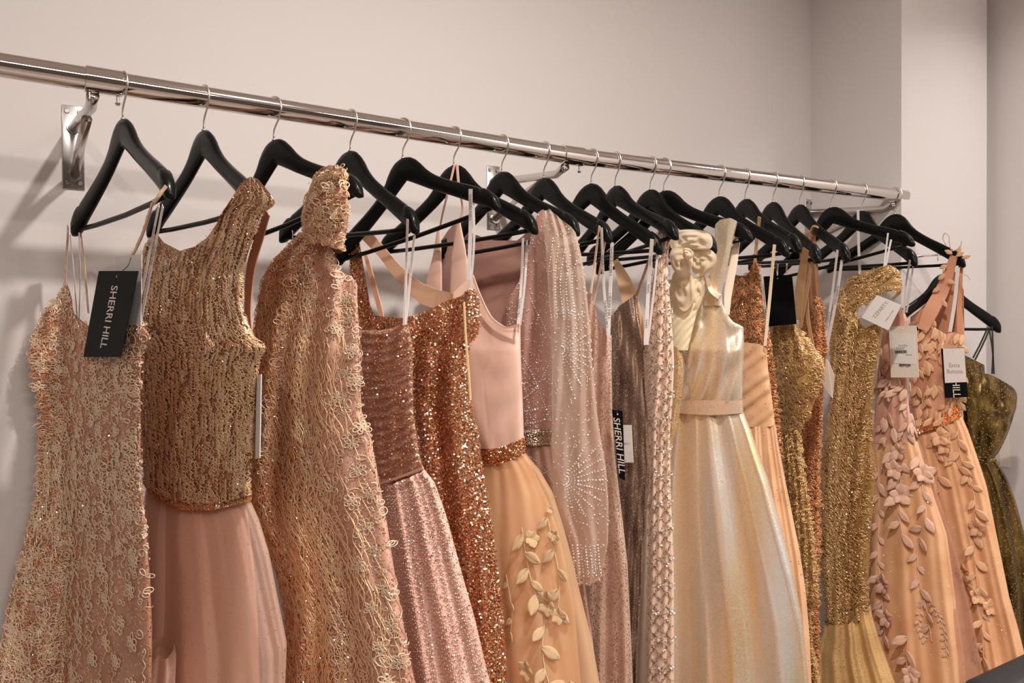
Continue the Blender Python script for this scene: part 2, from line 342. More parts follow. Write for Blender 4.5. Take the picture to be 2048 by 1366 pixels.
class Dress:
    def __init__(s, i, th, label, name='evening_gown', O=None, cat='dress'):
        X = HX[i] if i is not None else O[0]
        s.O = railP(X) if O is None else np.array(O, float); s.th = th; s.d, s.n = frame(0, th)
        s.hth = HG[i][1] if i is not None else th
        m = np.array([CAM[0]-s.O[0], CAM[1]-s.O[1], 0.]); s.m = m/np.linalg.norm(m)  # way the cloth bellies: out towards the room
        s.i = i; s.root = empty(name, (s.O[0], s.O[1], 0.0), label, cat)
        s.parts = {}
    def pt(s, x, y, off=0., th=None):
        n = s.n if th is None else frame(0, th)[1]
        return plane_hit(x, y, s.O+n*off, n)
    def loft(s, name, L, R, top, mat, back=None, bot=None, t=.04, tl=None, folds=(), off=0., rows=90, cols=96, bcols=28, wob=0., parent=None, extend=True, label=None, seed=0, edge=.6, diag=0., kind=None, vpow=1.0, foldstart=0.0):
        L = np.array(sorted(L, key=lambda q: q[1]), float); R = np.array(sorted(R, key=lambda q: q[1]), float)
        lab = np.linspace(math.pi, 0, cols); fr = (1+np.cos(lab))/2
        # last row: hem height in the plane
        if bot is None:
            mid = s.O; dep = (mid-CAM)@FW; yb_ = 683+(CAM[2]-HEM)*FPX/dep
            for A in (L, R):
                pass
            eL, eR = L[-1].copy(), R[-1].copy(); w0 = R[-1, 0]-L[-1, 0]
            sl = np.clip((L[-1, 0]-L[-2, 0])/(L[-1, 1]-L[-2, 1]+1e-6), -.25, .25)*.6; sr = np.clip((R[-1, 0]-R[-2, 0])/(R[-1, 1]-R[-2, 1]+1e-6), -.25, .3)*.6
            L = np.vstack([L, [eL[0]+sl*(yb_-eL[1]), yb_]]); R = np.vstack([R, [eR[0]+sr*(yb_-eR[1]), yb_]])
            yb = np.full(cols, yb_); q = int(rows*.8)
            rv0 = None
        else: yb = topcurve(bot, L, R, fr)
        yt = topcurve(top, L, R, fr)
        if bot is None:
            ymid = float(np.median(yt)); fb = min(.95, (1400-ymid)/(yb_-ymid)); rv = np.r_[np.linspace(0, fb, q), np.linspace(fb, 1, rows-q+1)[1:]]
        else: rv = np.linspace(0, 1, rows)
        def base(yt_, frx):
            Y = yt_[None, :]+(yb-yt_ if frx is fr else np.interp(frx, fr, yb)-yt_)[None, :]*rv[:, None]
            l = np.interp(Y, L[:, 1], L[:, 0]); r = np.interp(Y, R[:, 1], R[:, 0]); Xp = l+(r-l)*frx[None, :]
            dd = FW[None, None]+RT*((Xp-1024)/FPX)[..., None]-UP*((Y-683)/FPX)[..., None]
            o = s.O+s.n*off; k = ((o-CAM)@s.n)/(dd@s.n); return CAM+dd*wallclear(k, dd, CAM[0]+dd[..., 0]*k)[..., None], Y
        Pb, Y = base(yt, fr)
        tt = np.interp(Y, [a for a, _ in tl], [b for _, b in tl]) if tl else np.full(Y.shape, t)
        r2 = np.random.default_rng(seed+17*(s.i or 30))
        prof = np.sin(np.arccos(np.clip(2*fr-1, -1, 1)))**edge
        sgn = tt*prof[None, :]
        vv = rv[:, None]*np.ones_like(fr)[None]
        grow = np.clip((vv-foldstart)/(1-foldstart), 0, 1)
        for f in folds:
            k, a0, a1 = f[:3]; ph = f[3] if len(f) > 3 else r2.uniform(0, 6.28); sharp = f[4] if len(f) > 4 else 1.
            arg = 2*math.pi*k*(fr[None]+.03*np.sin(6*vv+ph)+diag*vv+.012*np.sin(17*fr[None]+ph*2))+ph
            wv = np.sin(arg); wv = np.sign(wv)*np.abs(wv)**sharp
            sgn = sgn+wv*(a0+(a1-a0)*grow**vpow)*np.clip(prof*1.6, 0, 1)[None]
        if wob:
            for _ in range(7):
                kx, ky, p1 = r2.uniform(1, 5), r2.uniform(.5, 4), r2.uniform(0, 6.28)
                sgn = sgn+wob*.5*np.sin(2*math.pi*(kx*fr[None]+ky*vv)+p1)*prof[None]
        P = Pb+s.m*sgn[..., None]
        gu = np.gradient(P, axis=1); gv = np.gradient(P, axis=0); Nn = np.cross(gu, gv); Nn /= (np.linalg.norm(Nn, axis=-1, keepdims=True)+1e-12)
        fl = np.sign((Nn@s.m).mean()); Nn = Nn*(fl if fl else 1)
        # back half
        frb = (1+np.cos(np.linspace(0, math.pi, bcols)))/2; frb = frb[1:-1]
        ytb = topcurve(back if back else top, L, R, frb)
        # base for back uses own bottoms
        Yb = ytb[None, :]+(np.interp(frb, fr, yb)-ytb)[None, :]*rv[:, None]
        l = np.interp(Yb, L[:, 1], L[:, 0]); r = np.interp(Yb, R[:, 1], R[:, 0]); Xp = l+(r-l)*frb[None, :]
        dd = FW[None, None]+RT*((Xp-1024)/FPX)[..., None]-UP*((Yb-683)/FPX)[..., None]
        o = s.O+s.n*off; k = ((o-CAM)@s.n)/(dd@s.n); Bb = CAM+dd*wallclear(k, dd, CAM[0]+dd[..., 0]*k)[..., None]
        tb = np.interp(Yb, [a for a, _ in tl], [b for _, b in tl]) if tl else np.full(Yb.shape, t)
        B = Bb-s.m*(tb*.8*np.sin(np.arccos(np.clip(2*frb-1, -1, 1)))[None]**edge)[..., None]
        G = np.concatenate([P, B], axis=1); lim = wall_lim(G[..., 0]); G[..., 1] = np.minimum(G[..., 1], lim)
        nr, nc = G.shape[:2]
        idx = np.arange(nr*nc).reshape(nr, nc); nx = np.roll(idx, -1, axis=1)
        F = np.stack([idx[:-1], idx[1:], nx[1:], nx[:-1]], axis=-1).reshape(-1, 4)
        # orientation: outward for the front half
        v0, v1, v2 = G.reshape(-1, 3)[F[nc//3][0]], G.reshape(-1, 3)[F[nc//3][1]], G.reshape(-1, 3)[F[nc//3][2]]
        if np.cross(v1-v0, v2-v1)@s.n < 0: F = F[:, ::-1].copy()
        ob = mk(name, G.reshape(-1, 3), F, mat, parent or s.root, True, kind, label)
        sf = Surf(P, Nn, fr, rv, L, R, yt, yb); sf.ob = ob; s.parts[name] = sf; return sf
    def strip(s, name, pts, wid, mat, off=.02, parent=None, thick=.0008, n=None, twist=None, label=None, taper=None):
        """flat band through photo-measured points (x, y[, extra offset]); wid in metres"""
        m = len(pts); P = []
        for k, q in enumerate(pts):
            f = k/max(1, m-1); th = s.hth+(s.th-s.hth)*f
            P.append(s.pt(q[0], q[1], off+(q[2] if len(q) > 2 else 0), th))
        P = spline(P, n or max(6, m*5)); T = np.gradient(P, axis=0); T /= np.linalg.norm(T, axis=1)[:, None]
        nn = np.repeat(s.n[None], len(P), 0)
        if twist is not None:
            a = np.linspace(0, twist, len(P))[:, None]; side = np.cross(T, nn); nn = nn*np.cos(a)+side*np.sin(a)
        sd = np.cross(T, nn); sd /= np.linalg.norm(sd, axis=1)[:, None]; nn = np.cross(sd, T)
        ww = np.interp(np.linspace(0, 1, len(P)), np.linspace(0, 1, len(wid)), wid) if hasattr(wid, '__len__') else np.full(len(P), wid)
        h = ww[:, None]/2; V = np.stack([P-sd*h-nn*thick/2, P+sd*h-nn*thick/2, P+sd*h+nn*thick/2, P-sd*h+nn*thick/2], 1).reshape(-1, 3)
        K_ = len(P); F = [(i*4+k, i*4+(k+1) % 4, (i+1)*4+(k+1) % 4, (i+1)*4+k) for i in range(K_-1) for k in range(4)]+[(3, 2, 1, 0), tuple((K_-1)*4+k for k in range(4))]
        ob = mk(name, V, F, mat, parent or s.root, False, None, label); ob['_'] = 0; del ob['_']
        return ob, P, T, sd, nn
# ---- decoration builders (all joined, kind = stuff)
def tubes(name, P, Nn, r, mat, parent, label=None, closed=False):
    """P (n,k,3) paths lying on a surface with normals Nn (n,3) or (n,k,3): raised cords of triangular section"""
    if Nn.ndim == 2: Nn = np.repeat(Nn[:, None], P.shape[1], 1)
    T = np.gradient(P, axis=1); T /= np.linalg.norm(T, axis=-1, keepdims=True)+1e-12
    S = np.cross(T, Nn); S /= np.linalg.norm(S, axis=-1, keepdims=True)+1e-12
    r = np.asarray(r); r = r[:, None, None] if r.ndim == 1 else r
    V = np.stack([P-S*r, P+Nn*r*1.3, P+S*r], axis=2); n, k = P.shape[:2]
    idx = np.arange(n*k*3).reshape(n, k, 3)
    F = np.concatenate([np.stack([idx[:, :-1, j], idx[:, 1:, j], idx[:, 1:, j+1], idx[:, :-1, j+1]], -1).reshape(-1, 4) for j in (0, 1)])
    return mk(name, V.reshape(-1, 3), F, mat, parent, True, 'stuff', label)
def frames(sf, u, v, ang):
    p, n = sf.at(u, v); up = np.array([0, 0, 1.]); a = np.cross(np.repeat(up[None], len(n), 0), n); a /= np.linalg.norm(a, axis=1)[:, None]; b = np.cross(n, a)
    c, s_ = np.cos(ang)[:, None], np.sin(ang)[:, None]; return p, n, a*c+b*s_, -a*s_+b*c
def sample(sf, n, mask=None, ymax=1400):
    u = []; v = []
    vm = 1.0; k = 0
    while k < n:
        uu = np.where(rng.uniform(0, 1, n*2) < .5, (1-np.cos(rng.uniform(.12, 3.02, n*2)))/2, rng.uniform(0.01, .99, n*2)); vv = rng.uniform(0, 1, n*2); x, y = sf.px(uu, vv); ok = y < ymax
        if mask is not None: ok &= rng.uniform(0, 1, n*2) < mask(x, y, uu, vv)
        u.append(uu[ok]); v.append(vv[ok]); k += ok.sum()
        if ok.sum() == 0: break
    return np.concatenate(u)[:n], np.concatenate(v)[:n]
def T_spiral(K_=14, turns=1.25):
    a = np.linspace(0, 2*math.pi*turns, K_); r = np.linspace(1, .25, K_); return np.stack([r*np.cos(a), r*np.sin(a)], 1)
def T_petal(K_=12):
    a = np.linspace(0, 2*math.pi, K_); return np.stack([.55*np.sin(a)*(1-.25*np.cos(a)), 1-np.cos(a)], 1)*np.array([.8, .8])
def T_s(K_=12):
    t = np.linspace(-1, 1, K_); return np.stack([.55*np.sin(t*3.1), t*1.3], 1)
def T_ring(K_=11):
    a = np.linspace(0, 2*math.pi, K_); return np.stack([np.cos(a), 1.25*np.sin(a)], 1)
def cords(sf, name, n, size, r, mat, kinds=('spiral', 'petal', 's', 'ring'), mask=None, lift=.0015, jit=.001):
    TT = dict(spiral=T_spiral(), petal=T_petal(), s=T_s(), ring=T_ring()); Ps = []; Ns = []; Kk = 14
    for kd in kinds:
        t = TT[kd]; t = np.stack([np.interp(np.linspace(0, 1, Kk), np.linspace(0, 1, len(t)), t[:, j]) for j in (0, 1)], 1)
        m = n//len(kinds); u, v = sample(sf, m, mask); ang = rng.uniform(0, 6.28, len(u)); sz = rng.uniform(size[0], size[1], len(u))
        p, nn, A, B = frames(sf, u, v, ang)
        sz = sz*np.clip((1-np.abs(2*u-1))*14, .3, 1)
        p, nn, A, B = frames(sf, u, v, ang*0); ca, sa = np.cos(ang)[:, None], np.sin(ang)[:, None]
        ta = (t[None, :, 0]*ca-t[None, :, 1]*sa)*1.4; tb = t[None, :, 0]*sa+t[None, :, 1]*ca
        P = p[:, None]+A[:, None]*(ta*sz[:, None])[..., None]+B[:, None]*(tb*sz[:, None])[..., None]+nn[:, None]*(lift+rng.uniform(0, jit, (len(u), 1, 1)))
        Ps.append(P); Ns.append(nn)
    return tubes(name, np.concatenate(Ps), np.concatenate(Ns), r, mat, sf.ob)
def petalflowers(sf, name, centers, size, r, mat, np_=6, lift=.0025):
    t = T_petal(12); Ps = []; Ns = []
    cx = np.array([c[0] for c in centers], float); cy = np.array([c[1] for c in centers], float); u, v = sf.uv(cx, cy)
    for k in range(np_):
        for sc_ in (1., .55):
            ang = k*2*math.pi/np_+rng.uniform(-.2, .2, len(u)); sz = rng.uniform(size[0], size[1], len(u))*sc_
            p, nn, A, B = frames(sf, u, v, ang)
            p, nn, A, B = frames(sf, u, v, ang*0); ca, sa = np.cos(ang)[:, None], np.sin(ang)[:, None]; t1 = t[None, :, 1]+.15
            P = p[:, None]+A[:, None]*((t[None, :, 0]*ca-t1*sa)*1.3*sz[:, None])[..., None]+B[:, None]*((t[None, :, 0]*sa+t1*ca)*sz[:, None])[..., None]+nn[:, None]*lift
            Ps.append(P); Ns.append(nn)
    return tubes(name, np.concatenate(Ps), np.concatenate(Ns), r, mat, sf.ob)
def strands(sf, name, n, ln, r, mat, mask=None, amp=.006, lift=.002, waves=3, K_=16, slant=0.):
    u, v = sample(sf, n, mask); l = rng.uniform(ln[0], ln[1], len(u))[:, None]; t = np.linspace(0, 1, K_)[None]
    V = v[:, None]+l*t; U = u[:, None]+amp*np.sin(t*waves*6.28*rng.uniform(.6, 1.4, (len(u), 1))+rng.uniform(0, 6.28, (len(u), 1)))+slant*t*l
    P, Nn = sf.at(U, V); return tubes(name, P+Nn*(lift+rng.uniform(0, .0015, (len(u), 1, 1))), Nn, r, mat, sf.ob)
def discs(sf, name, n, r, mat, mask=None, tilt=.5, lift=.0015, uv=None, sides=6, parent=None):
    u, v = sample(sf, n, mask) if uv is None else uv
    p, nn, A, B = frames(sf, u, v, rng.uniform(0, 6.28, len(u)))
    tx, ty = rng.normal(0, tilt, len(u))[:, None], rng.normal(0, tilt, len(u))[:, None]
    n2 = nn+A*tx+B*ty; n2 /= np.linalg.norm(n2, axis=1)[:, None]; A = np.cross(B, n2); A /= np.linalg.norm(A, axis=1)[:, None]; B = np.cross(n2, A)
    rr = rng.uniform(r[0], r[1], len(u))[:, None, None]; a = np.arange(sides)*2*math.pi/sides
    P = (p+nn*(lift+rng.uniform(0, .001, (len(u), 1))))[:, None]+rr*(A[:, None]*np.cos(a)[None, :, None]+B[:, None]*np.sin(a)[None, :, None])
    F = np.arange(len(u)*sides).reshape(-1, sides)
    return mk(name, P.reshape(-1, 3), F, mat, parent or sf.ob, False, 'stuff')
OCT = np.array([(1, 0, 0), (0, 1, 0), (-1, 0, 0), (0, -1, 0), (0, 0, 1)], float); OF = np.array([(0, 1, 4), (1, 2, 4), (2, 3, 4), (3, 0, 4)])
def beads(sf, name, n, r, mat, mask=None, uv=None, lift=.0005):
    u, v = sample(sf, n, mask) if uv is None else uv
    p, nn, A, B = frames(sf, u, v, rng.uniform(0, 6.28, len(u))); rr = rng.uniform(r[0], r[1], len(u))[:, None, None]
    P = (p+nn*lift)[:, None]+rr*(A[:, None]*OCT[None, :, :1]+B[:, None]*OCT[None, :, 1:2]+nn[:, None]*OCT[None, :, 2:])
    F = (np.arange(len(u))[:, None, None]*5+OF[None]).reshape(-1, 3)
    return mk(name, P.reshape(-1, 3), F, mat, sf.ob, False, 'stuff')
def beadlines(sf, name, lines, step, r, mat):
    U = []; V = []
    for ln in lines:
        q = spline(ln, 200) if len(ln) > 2 else np.array([np.array(ln[0])+(np.array(ln[1])-np.array(ln[0]))*t for t in np.linspace(0, 1, 200)])
        d = np.r_[0, np.cumsum(np.linalg.norm(np.diff(q, axis=0), axis=1))]; s = np.arange(0, d[-1], step); s = s+rng.uniform(-.15, .15, len(s))*step
        x = np.interp(s, d, q[:, 0]); y = np.interp(s, d, q[:, 1]); u, v = sf.uv(x, y); U.append(u); V.append(v)
    return beads(sf, name, 0, r, mat, uv=(np.concatenate(U), np.concatenate(V)))
# applique leaf templates (shared meshes)
def leafmesh(name, mat, wd=.42, curl=.18, lobes=0, k=7):
    V = []; F = []
    for i in range(k):
        t = i/(k-1); w_ = wd*math.sin(math.pi*min(1, t*.94+.03))**.8*(1+lobes*math.sin(t*14))
        z = curl*math.sin(math.pi*t)
        V += [(-w_, t, z*.4+.02), (-w_*.5, t, z+.10), (0, t, z*.55+.03), (w_*.5, t, z+.10), (w_, t, z*.4+.02)]
    for i in range(k-1):
        for j in range(4): F.append((i*5+j, i*5+j+1, (i+1)*5+j+1, (i+1)*5+j))
    me = bpy.data.meshes.new(name); me.from_pydata(V, [], F); me.update(); me.materials.append(mat)
    me.polygons.foreach_set('use_smooth', [True]*len(me.polygons)); return me
def put(sf, name, me, x, y, ang, size, lift=.002, tilt=0.):
    """one applique piece at photo-measured garment spot; ang 0 = pointing up, clockwise positive"""
    u, v = sf.uv([x], [y]); p, n, A, B = frames(sf, u, v, np.array([0.])); p, n, A, B = p[0], n[0], A[0], B[0]
    a = math.radians(ang); bt = B if B[2] > 0 else -B
    right = A if A@RT > 0 else -A
    Y = bt*math.cos(a)+right*math.sin(a); X_ = np.cross(Y, n); p = p+n*lift
    if tilt: Y = Y*math.cos(tilt)+n*math.sin(tilt); n = np.cross(X_, Y)
    o = bpy.data.objects.new(name, me); C.objects.link(o); par = sf.ob; o.parent = par
    loc = Vector((0, 0, 0)); m = par
    while m is not None: loc += m.location; m = m.parent
    o.matrix_local = Matrix(((X_[0]*size, Y[0]*size, n[0]*size, p[0]-loc.x), (X_[1]*size, Y[1]*size, n[1]*size, p[1]-loc.y), (X_[2]*size, Y[2]*size, n[2]*size, p[2]-loc.z), (0, 0, 0, 1)))
    return o
def flower(sf, me, x, y, size, n=5, a0=0, name='petal'):
    for k in range(n): put(sf, name, me, x, y, a0+k*360/n+random.uniform(-12, 12), size*random.uniform(.8, 1.1), .003, .35)
def vine(sf, pts, me, size, step, r, mat, acc, name='applique_leaf', spread=48, px2m=.0014):
    q = spline(pts, 120); d = np.r_[0, np.cumsum(np.linalg.norm(np.diff(q, axis=0), axis=1))]
    u, v = sf.uv(q[:, 0], q[:, 1]); idx = np.linspace(0, 119, 40).astype(int); P, Nn = sf.at(u[idx], v[idx]); acc.append((P+Nn*.0018, Nn))
    s = step*.4; side = 1
    while s < d[-1]:
        x = np.interp(s, d, q[:, 0]); y = np.interp(s, d, q[:, 1]); k = min(118, np.searchsorted(d, s)); dx, dy = q[k+1]-q[k]
        base = math.degrees(math.atan2(dx, -dy)); put(sf, name, me, x, y, base+side*(spread+random.uniform(-14, 14)), size*random.uniform(.75, 1.2), .002, .12)
        side = -side; s += step*random.uniform(.7, 1.2)
# ---- writing and cards
def textmesh(body, mat, name='lettering', bold=0.0, spacing=1.0):
    cu = bpy.data.curves.new('t', 'FONT'); cu.body = body; cu.align_x = 'CENTER'; cu.align_y = 'CENTER'; cu.size = 1; cu.offset = bold; cu.resolution_u = 3; cu.space_character = spacing
    o = bpy.data.objects.new('t', cu); C.objects.link(o); bpy.context.view_layer.update()
    me = bpy.data.meshes.new_from_object(o.evaluated_get(bpy.context.evaluated_depsgraph_get())); bpy.data.objects.remove(o); me.name = name
    me.materials.clear(); me.materials.append(mat); return me
def writing(body, cen, ax, ay, n, length, mat, parent, stretch=1.0, bold=.0, name='lettering', spacing=1.0):
    """lettering centred at cen reading along ax, letters up along ay, total length in metres"""
    me = textmesh(body, mat, name, bold, spacing); xs = [v.co.x for v in me.vertices]
    if not xs: return
    wd = max(xs)-min(xs); cx = (max(xs)+min(xs))/2; k = length/wd
    A = np.array([[v.co.x-cx, v.co.y] for v in me.vertices]); V = cen+np.outer(A[:, 0]*k, ax)+np.outer(A[:, 1]*k*stretch, ay)+n*.0004
    me.vertices.foreach_set('co', V.astype(np.float32).ravel()); me.update(); return link(name, me, parent)
def card(D, corners, mat, label, off, name='hang_tag', hole=True, string=None, cat='tag', thick=.0009, root=None, tiltk=None):
    """corners px: tl, tr, br, bl on the garment's plane pushed out by off; returns frame"""
    offs = tiltk or (0, 0, 0, 0)
    Q = [D.pt(x, y, off+o_) for (x, y), o_ in zip(corners, offs)]
    n = np.cross(Q[1]-Q[0], Q[3]-Q[0]); n /= np.linalg.norm(n); n = n if n@(CAM-Q[0]) > 0 else -n
    e = root or empty(name, tuple(Q[0]), label, cat)
    V = [q+n*thick/2 for q in Q]+[q-n*thick/2 for q in Q]; F = [(0, 3, 2, 1), (4, 5, 6, 7)]+[(i, (i+1) % 4, 4+(i+1) % 4, 4+i) for i in range(4)]
    o = mk('card', V, F, mat, e, False)
    ax = (Q[1]-Q[0]); W = np.linalg.norm(ax); ax = ax/W; ay = Q[0]-Q[3]; H = np.linalg.norm(ay); ay = ay/H
    def P(a, b): return (Q[0]*(1-a)+Q[1]*a)*(1-b)+(Q[3]*(1-a)+Q[2]*a)*b+n*(thick/2)
    if hole:
        c = P(.5, .06); V, F = tube([c, c+n*.0006], [.0022, .0014], 12); mk('eyelet', V, F, hole if hole is not True else M['creamcard'], e)
        if string:
            pts = [c+n*.0006]+[D.pt(x, y, off+.001+k) for x, y, k in string]; V, F = tube(spline(pts, 16), .0006, 6); mk('string', V, F, M['ink'], e)
    return e, P, ax, ay, n, W, H
# ------------------------------------------------------------------ garment materials
cord = plain('champagne_cord', K(250, 220, 186, 1.2, .95), .30, .25)
cord_dark = plain('antique_gold_cord', K(200, 140, 96, 1.25, 1.0), .3, .4)
cord_gold = plain('bright_gold_cord', K(242, 200, 152, 1.2, .95), .28, .4)
cord_olive = plain('yellow_gold_cord', K(214, 170, 104, 1.1, .85), .28, .5)
bead_w = plain('crystal_bead', (.95, .93, .90, 1), .12, .25, 1.0)
bead_g = plain('gold_bead', K(235, 190, 130), .12, 1.0)
seq_cu = plain('copper_sequin', K(232, 176, 126, 1.3, .9), .20, .95)
seq_nude = plain('nude_sequin', K(240, 214, 186), .16, .95)
seq_taupe = plain('taupe_sequin', K(186, 158, 130), .25, .85)
sparkle = plain('sparkle_foil', K(250, 222, 196, 1.3), .1, 1.0)
seq_gold = plain('gold_sequin', K(205, 155, 85), .18, .95)
app_gold = plain('pale_gold_applique', K(228, 188, 128, 1.0), .5, .1, bump=.45, bscale=420, var=.10)
app_pink = plain('dusty_pink_applique', K(222, 174, 144, 1.15, .85), .6, 0., bump=.45, bscale=420, var=.10)
app_peach = plain('peach_applique', K(230, 174, 124, 1.15, .85), .6, .0, bump=.45, bscale=420, var=.10)
satin_edge = plain('gold_zip_tape', K(226, 184, 120), .45)
nude_lin = plain('nude_lining', K(216, 166, 128), .55)
brown_lin = plain('tan_facing', K(176, 112, 74), .7, bump=.2, bscale=300)
black_strap = plain('black_elastic', (.012, .012, .012, 1), .5)
def loop(D, pts1, wid=.006, mat=None, text=None, name='hanger_loop', off=.012, tat=(.5,), tlen=.05):
    ob, P, T, sd, nn = D.strip(name, pts1, wid, mat or M['ribbon'], off, n=16, thick=.0006)
    if text:
        for f in tat:
            k = int(f*(len(P)-1)); writing(text, P[k]+nn[k]*.0006, T[k], -sd[k] if True else sd[k], nn[k], tlen, M['greyink'], ob, 1.0)
    return ob
# ===== 1 champagne lace gown
D1 = Dress(0, 14, 'champagne corded lace gown with thin straps, nearest the camera at the far left')
m1 = fabric('nude_lace_ground', K(196, 136, 106, 1.05, .85), K(168, 108, 80, 1.05, .85), K(190, 145, 115), .55, .3, glit=.16, gscale=420, gcol=K(236, 196, 160, 1.2, .9), tilt=.6)
b1 = D1.loft('gown_body', [(133, 560), (124, 583), (88, 627), (68, 674), (60, 711), (64, 748), (77, 795), (79, 840), (79, 900), (76, 982), (67, 1023), (44, 1100), (22, 1193), (4, 1297), (-6, 1366)],
    [(268, 590), (285, 650), (301, 672), (284, 704), (281, 766), (281, 900), (281, 952), (292, 1045), (300, 1156), (304, 1249), (303, 1366)],
    [(134, 562), (146, 600), (157, 638), (185, 655), (215, 640), (245, 605), (258, 592), (268, 600)], m1, back=[(134, 575), (160, 640), (215, 670), (268, 620)],
    tl=[(560, .03), (720, .055), (850, .045), (1366, .075), (2000, .10)], folds=[(1.5, .006, .012), (3.3, .002, .007)], wob=.004, rows=110, cols=110)
dn = lambda x, y, u, v: np.clip(1.15-np.clip((y-1000)/300, 0, 1)*np.clip((x-130)/110, 0, 1)*1.6, .05, 1)
cords(b1, 'lace_cording', 1500, (.004, .0095), .00075, cord, mask=dn, kinds=('spiral', 'petal', 's', 'ring', 'petal'))
cords(b1, 'lace_cording', 600, (.0035, .008), .0007, cord_dark, mask=lambda x, y, u, v: np.clip(1.2-(x-60)/160, .1, 1))
strands(b1, 'bugle_strands', 300, (.02, .05), .0007, cord, mask=lambda x, y, u, v: (y > 860)*np.clip(1.25-(x-40-(1366-y)*.1)/140, .03, 1), amp=.01)
beads(b1, 'crystal_beads', 1600, (.0007, .0013), bead_w, mask=dn); discs(b1, 'sparkle_sequins', 5200, (.0007, .0012), sparkle, mask=dn, tilt=.8, lift=.003)
petalflowers(b1, 'lace_flowers', [(235, 985), (262, 1020), (240, 1085), (270, 1110), (205, 1120), (215, 1180), (262, 1165), (245, 1225), (215, 1260), (265, 1262), (190, 1290), (235, 1300), (150, 1310), (205, 1345), (265, 1345), (120, 1350), (60, 1340)], (.006, .010), .0008, cord)
petalflowers(b1, 'lace_flowers', [(x+random.uniform(-8, 8), y+random.uniform(-8, 8)) for x in range(80, 270, 38) for y in range(690, 980, 42)], (.005, .008), .0008, cord, 5)
for p_, w_ in (([(333, 372, .012), (318, 392, .02), (300, 425), (285, 470), (266, 510), (254, 535), (246, 590)], .0075), ([(137, 452, .014), (136, 480), (133, 520), (131, 570)], .006), ([(160, 448, -.01), (166, 500), (172, 560), (178, 625, -.03)], .005)):
    ob, P, T, sd, nn = D1.strip('lace_strap', p_, w_, nude_lin, .012, n=30)
    g = [P+sd*(.35*w_*np.sin(np.arange(len(P))*f+q))[:, None]+nn*.0012 for f, q in ((1.9, 0), (1.5, 2), (2.3, 4))]
    tubes('strap_cording', np.stack(g), np.repeat(nn[None], 3, 0), .0010, cord, ob)
loop(D1, [(140, 470, .004), (147, 540), (155, 640, -.02)], .0055, text='SHERRI HILL', tat=(.82,), tlen=.045)
loop(D1, [(158, 465), (160, 540), (158, 640, -.02)], .0055, text='SHERRI HILL', tat=(.45,), tlen=.045)
loop(D1, [(318, 410, .02), (300, 500), (272, 640)], .008, text='SHERRI HILL', tat=(.35,), tlen=.05)
loop(D1, [(326, 412, .02), (305, 520), (280, 650)], .008, text='SHERRI HILL', tat=(.5,), tlen=.05)
# ===== 2 beaded high neck bodice with blush tulle
D2 = Dress(1, 15, 'gown with high-necked gold beaded bodice and plain blush tulle skirt')
m2 = fabric('gold_lace_ground', K(168, 116, 80), K(134, 86, 56), K(170, 110, 76), .5, .2, glit=.35, gscale=460, gcol=K(226, 176, 128, 1.2, .9), tilt=.6)
m2s = fabric('blush_satin_layer', K(232, 182, 154, 1.4), K(222, 170, 140, 1.4), None, .5, .4, bump=.05)
m2t = fabric('blush_tulle', K(236, 190, 162, 1.4), K(230, 180, 152, 1.4), None, .8, .6, alpha=.5, glit=.02, gscale=700, bump=.3, bscale=900)
b2 = D2.loft('bodice', [(300, 470), (285, 520), (275, 560), (262, 640), (268, 700), (275, 760), (283, 850), (288, 960), (292, 1010)],
    [(548, 350), (549, 410), (523, 429), (501, 491), (484, 546), (485, 605), (492, 649), (507, 678), (529, 693), (517, 722), (509, 766), (501, 900), (499, 956), (498, 1010)],
    [(300, 480), (315, 470), (329, 488), (362, 506), (388, 499), (414, 480), (435, 451), (450, 422), (465, 400), (481, 374), (498, 360), (513, 364), (535, 390), (548, 408)], m2,
    bot=[(292, 965), (330, 985), (370, 996), (426, 998), (498, 985)], tl=[(350, .046), (430, .046), (520, .036), (700, .055), (1000, .035)], folds=[(2, .003, .002)], wob=.006, rows=110, cols=110, off=.010)
strands(b2, 'bugle_strands', 800, (.03, .08), .0008, cord_gold, amp=.008, waves=4, K_=30)
strands(b2, 'bugle_strands', 340, (.02, .07), .0008, cord, amp=.012, waves=4, K_=26)
cords(b2, 'lace_cording', 760, (.0035, .0075), .0008, cord_gold, mask=lambda x, y, u, v: np.clip((y-620)/100, .15, 1))
beads(b2, 'crystal_beads', 3500, (.0007, .0014), bead_g)
beads(b2, 'crystal_beads', 500, (.0008, .0015), bead_w); discs(b2, 'sparkle_sequins', 6000, (.0007, .0012), sparkle, tilt=.8, lift=.003)
wb = D2.loft('beaded_waistband', [(289, 930), (293, 1015)], [(500, 930), (498, 1015)], [(290, 940), (320, 962), (370, 976), (430, 978), (500, 968)], m2, bot=[(293, 962), (315, 988), (370, 1009), (426, 1008), (498, 995)], t=.052, rows=14, cols=90)
beads(wb, 'bead_rows', 5200, (.0009, .0016), bead_g); strands(wb, 'cord_rows', 160, (.3, .9), .0008, cord_dark, amp=.004)
D2.loft('underskirt', [(295, 960), (285, 1060), (272, 1366)], [(490, 990), (500, 1060), (508, 1130), (515, 1220), (520, 1366)], [(295, 958), (370, 990), (496, 985)], m2s, tl=[(980, .032), (1366, .09), (2000, .14)], folds=[(3, .002, .03), (5.5, .001, .012)], rows=60)
D2.loft('tulle_skirt', [(294, 960), (280, 1060), (262, 1366)], [(498, 995), (518, 1038), (537, 1101), (555, 1193), (572, 1278), (568, 1366)], [(294, 960), (370, 1000), (498, 988)], m2t, tl=[(980, .038), (1366, .105), (2000, .16)], folds=[(2.5, .003, .034, 1.2, .8), (6.1, .002, .010, 2., .8), (15, .0008, .002)], rows=80, cols=150, seed=3)
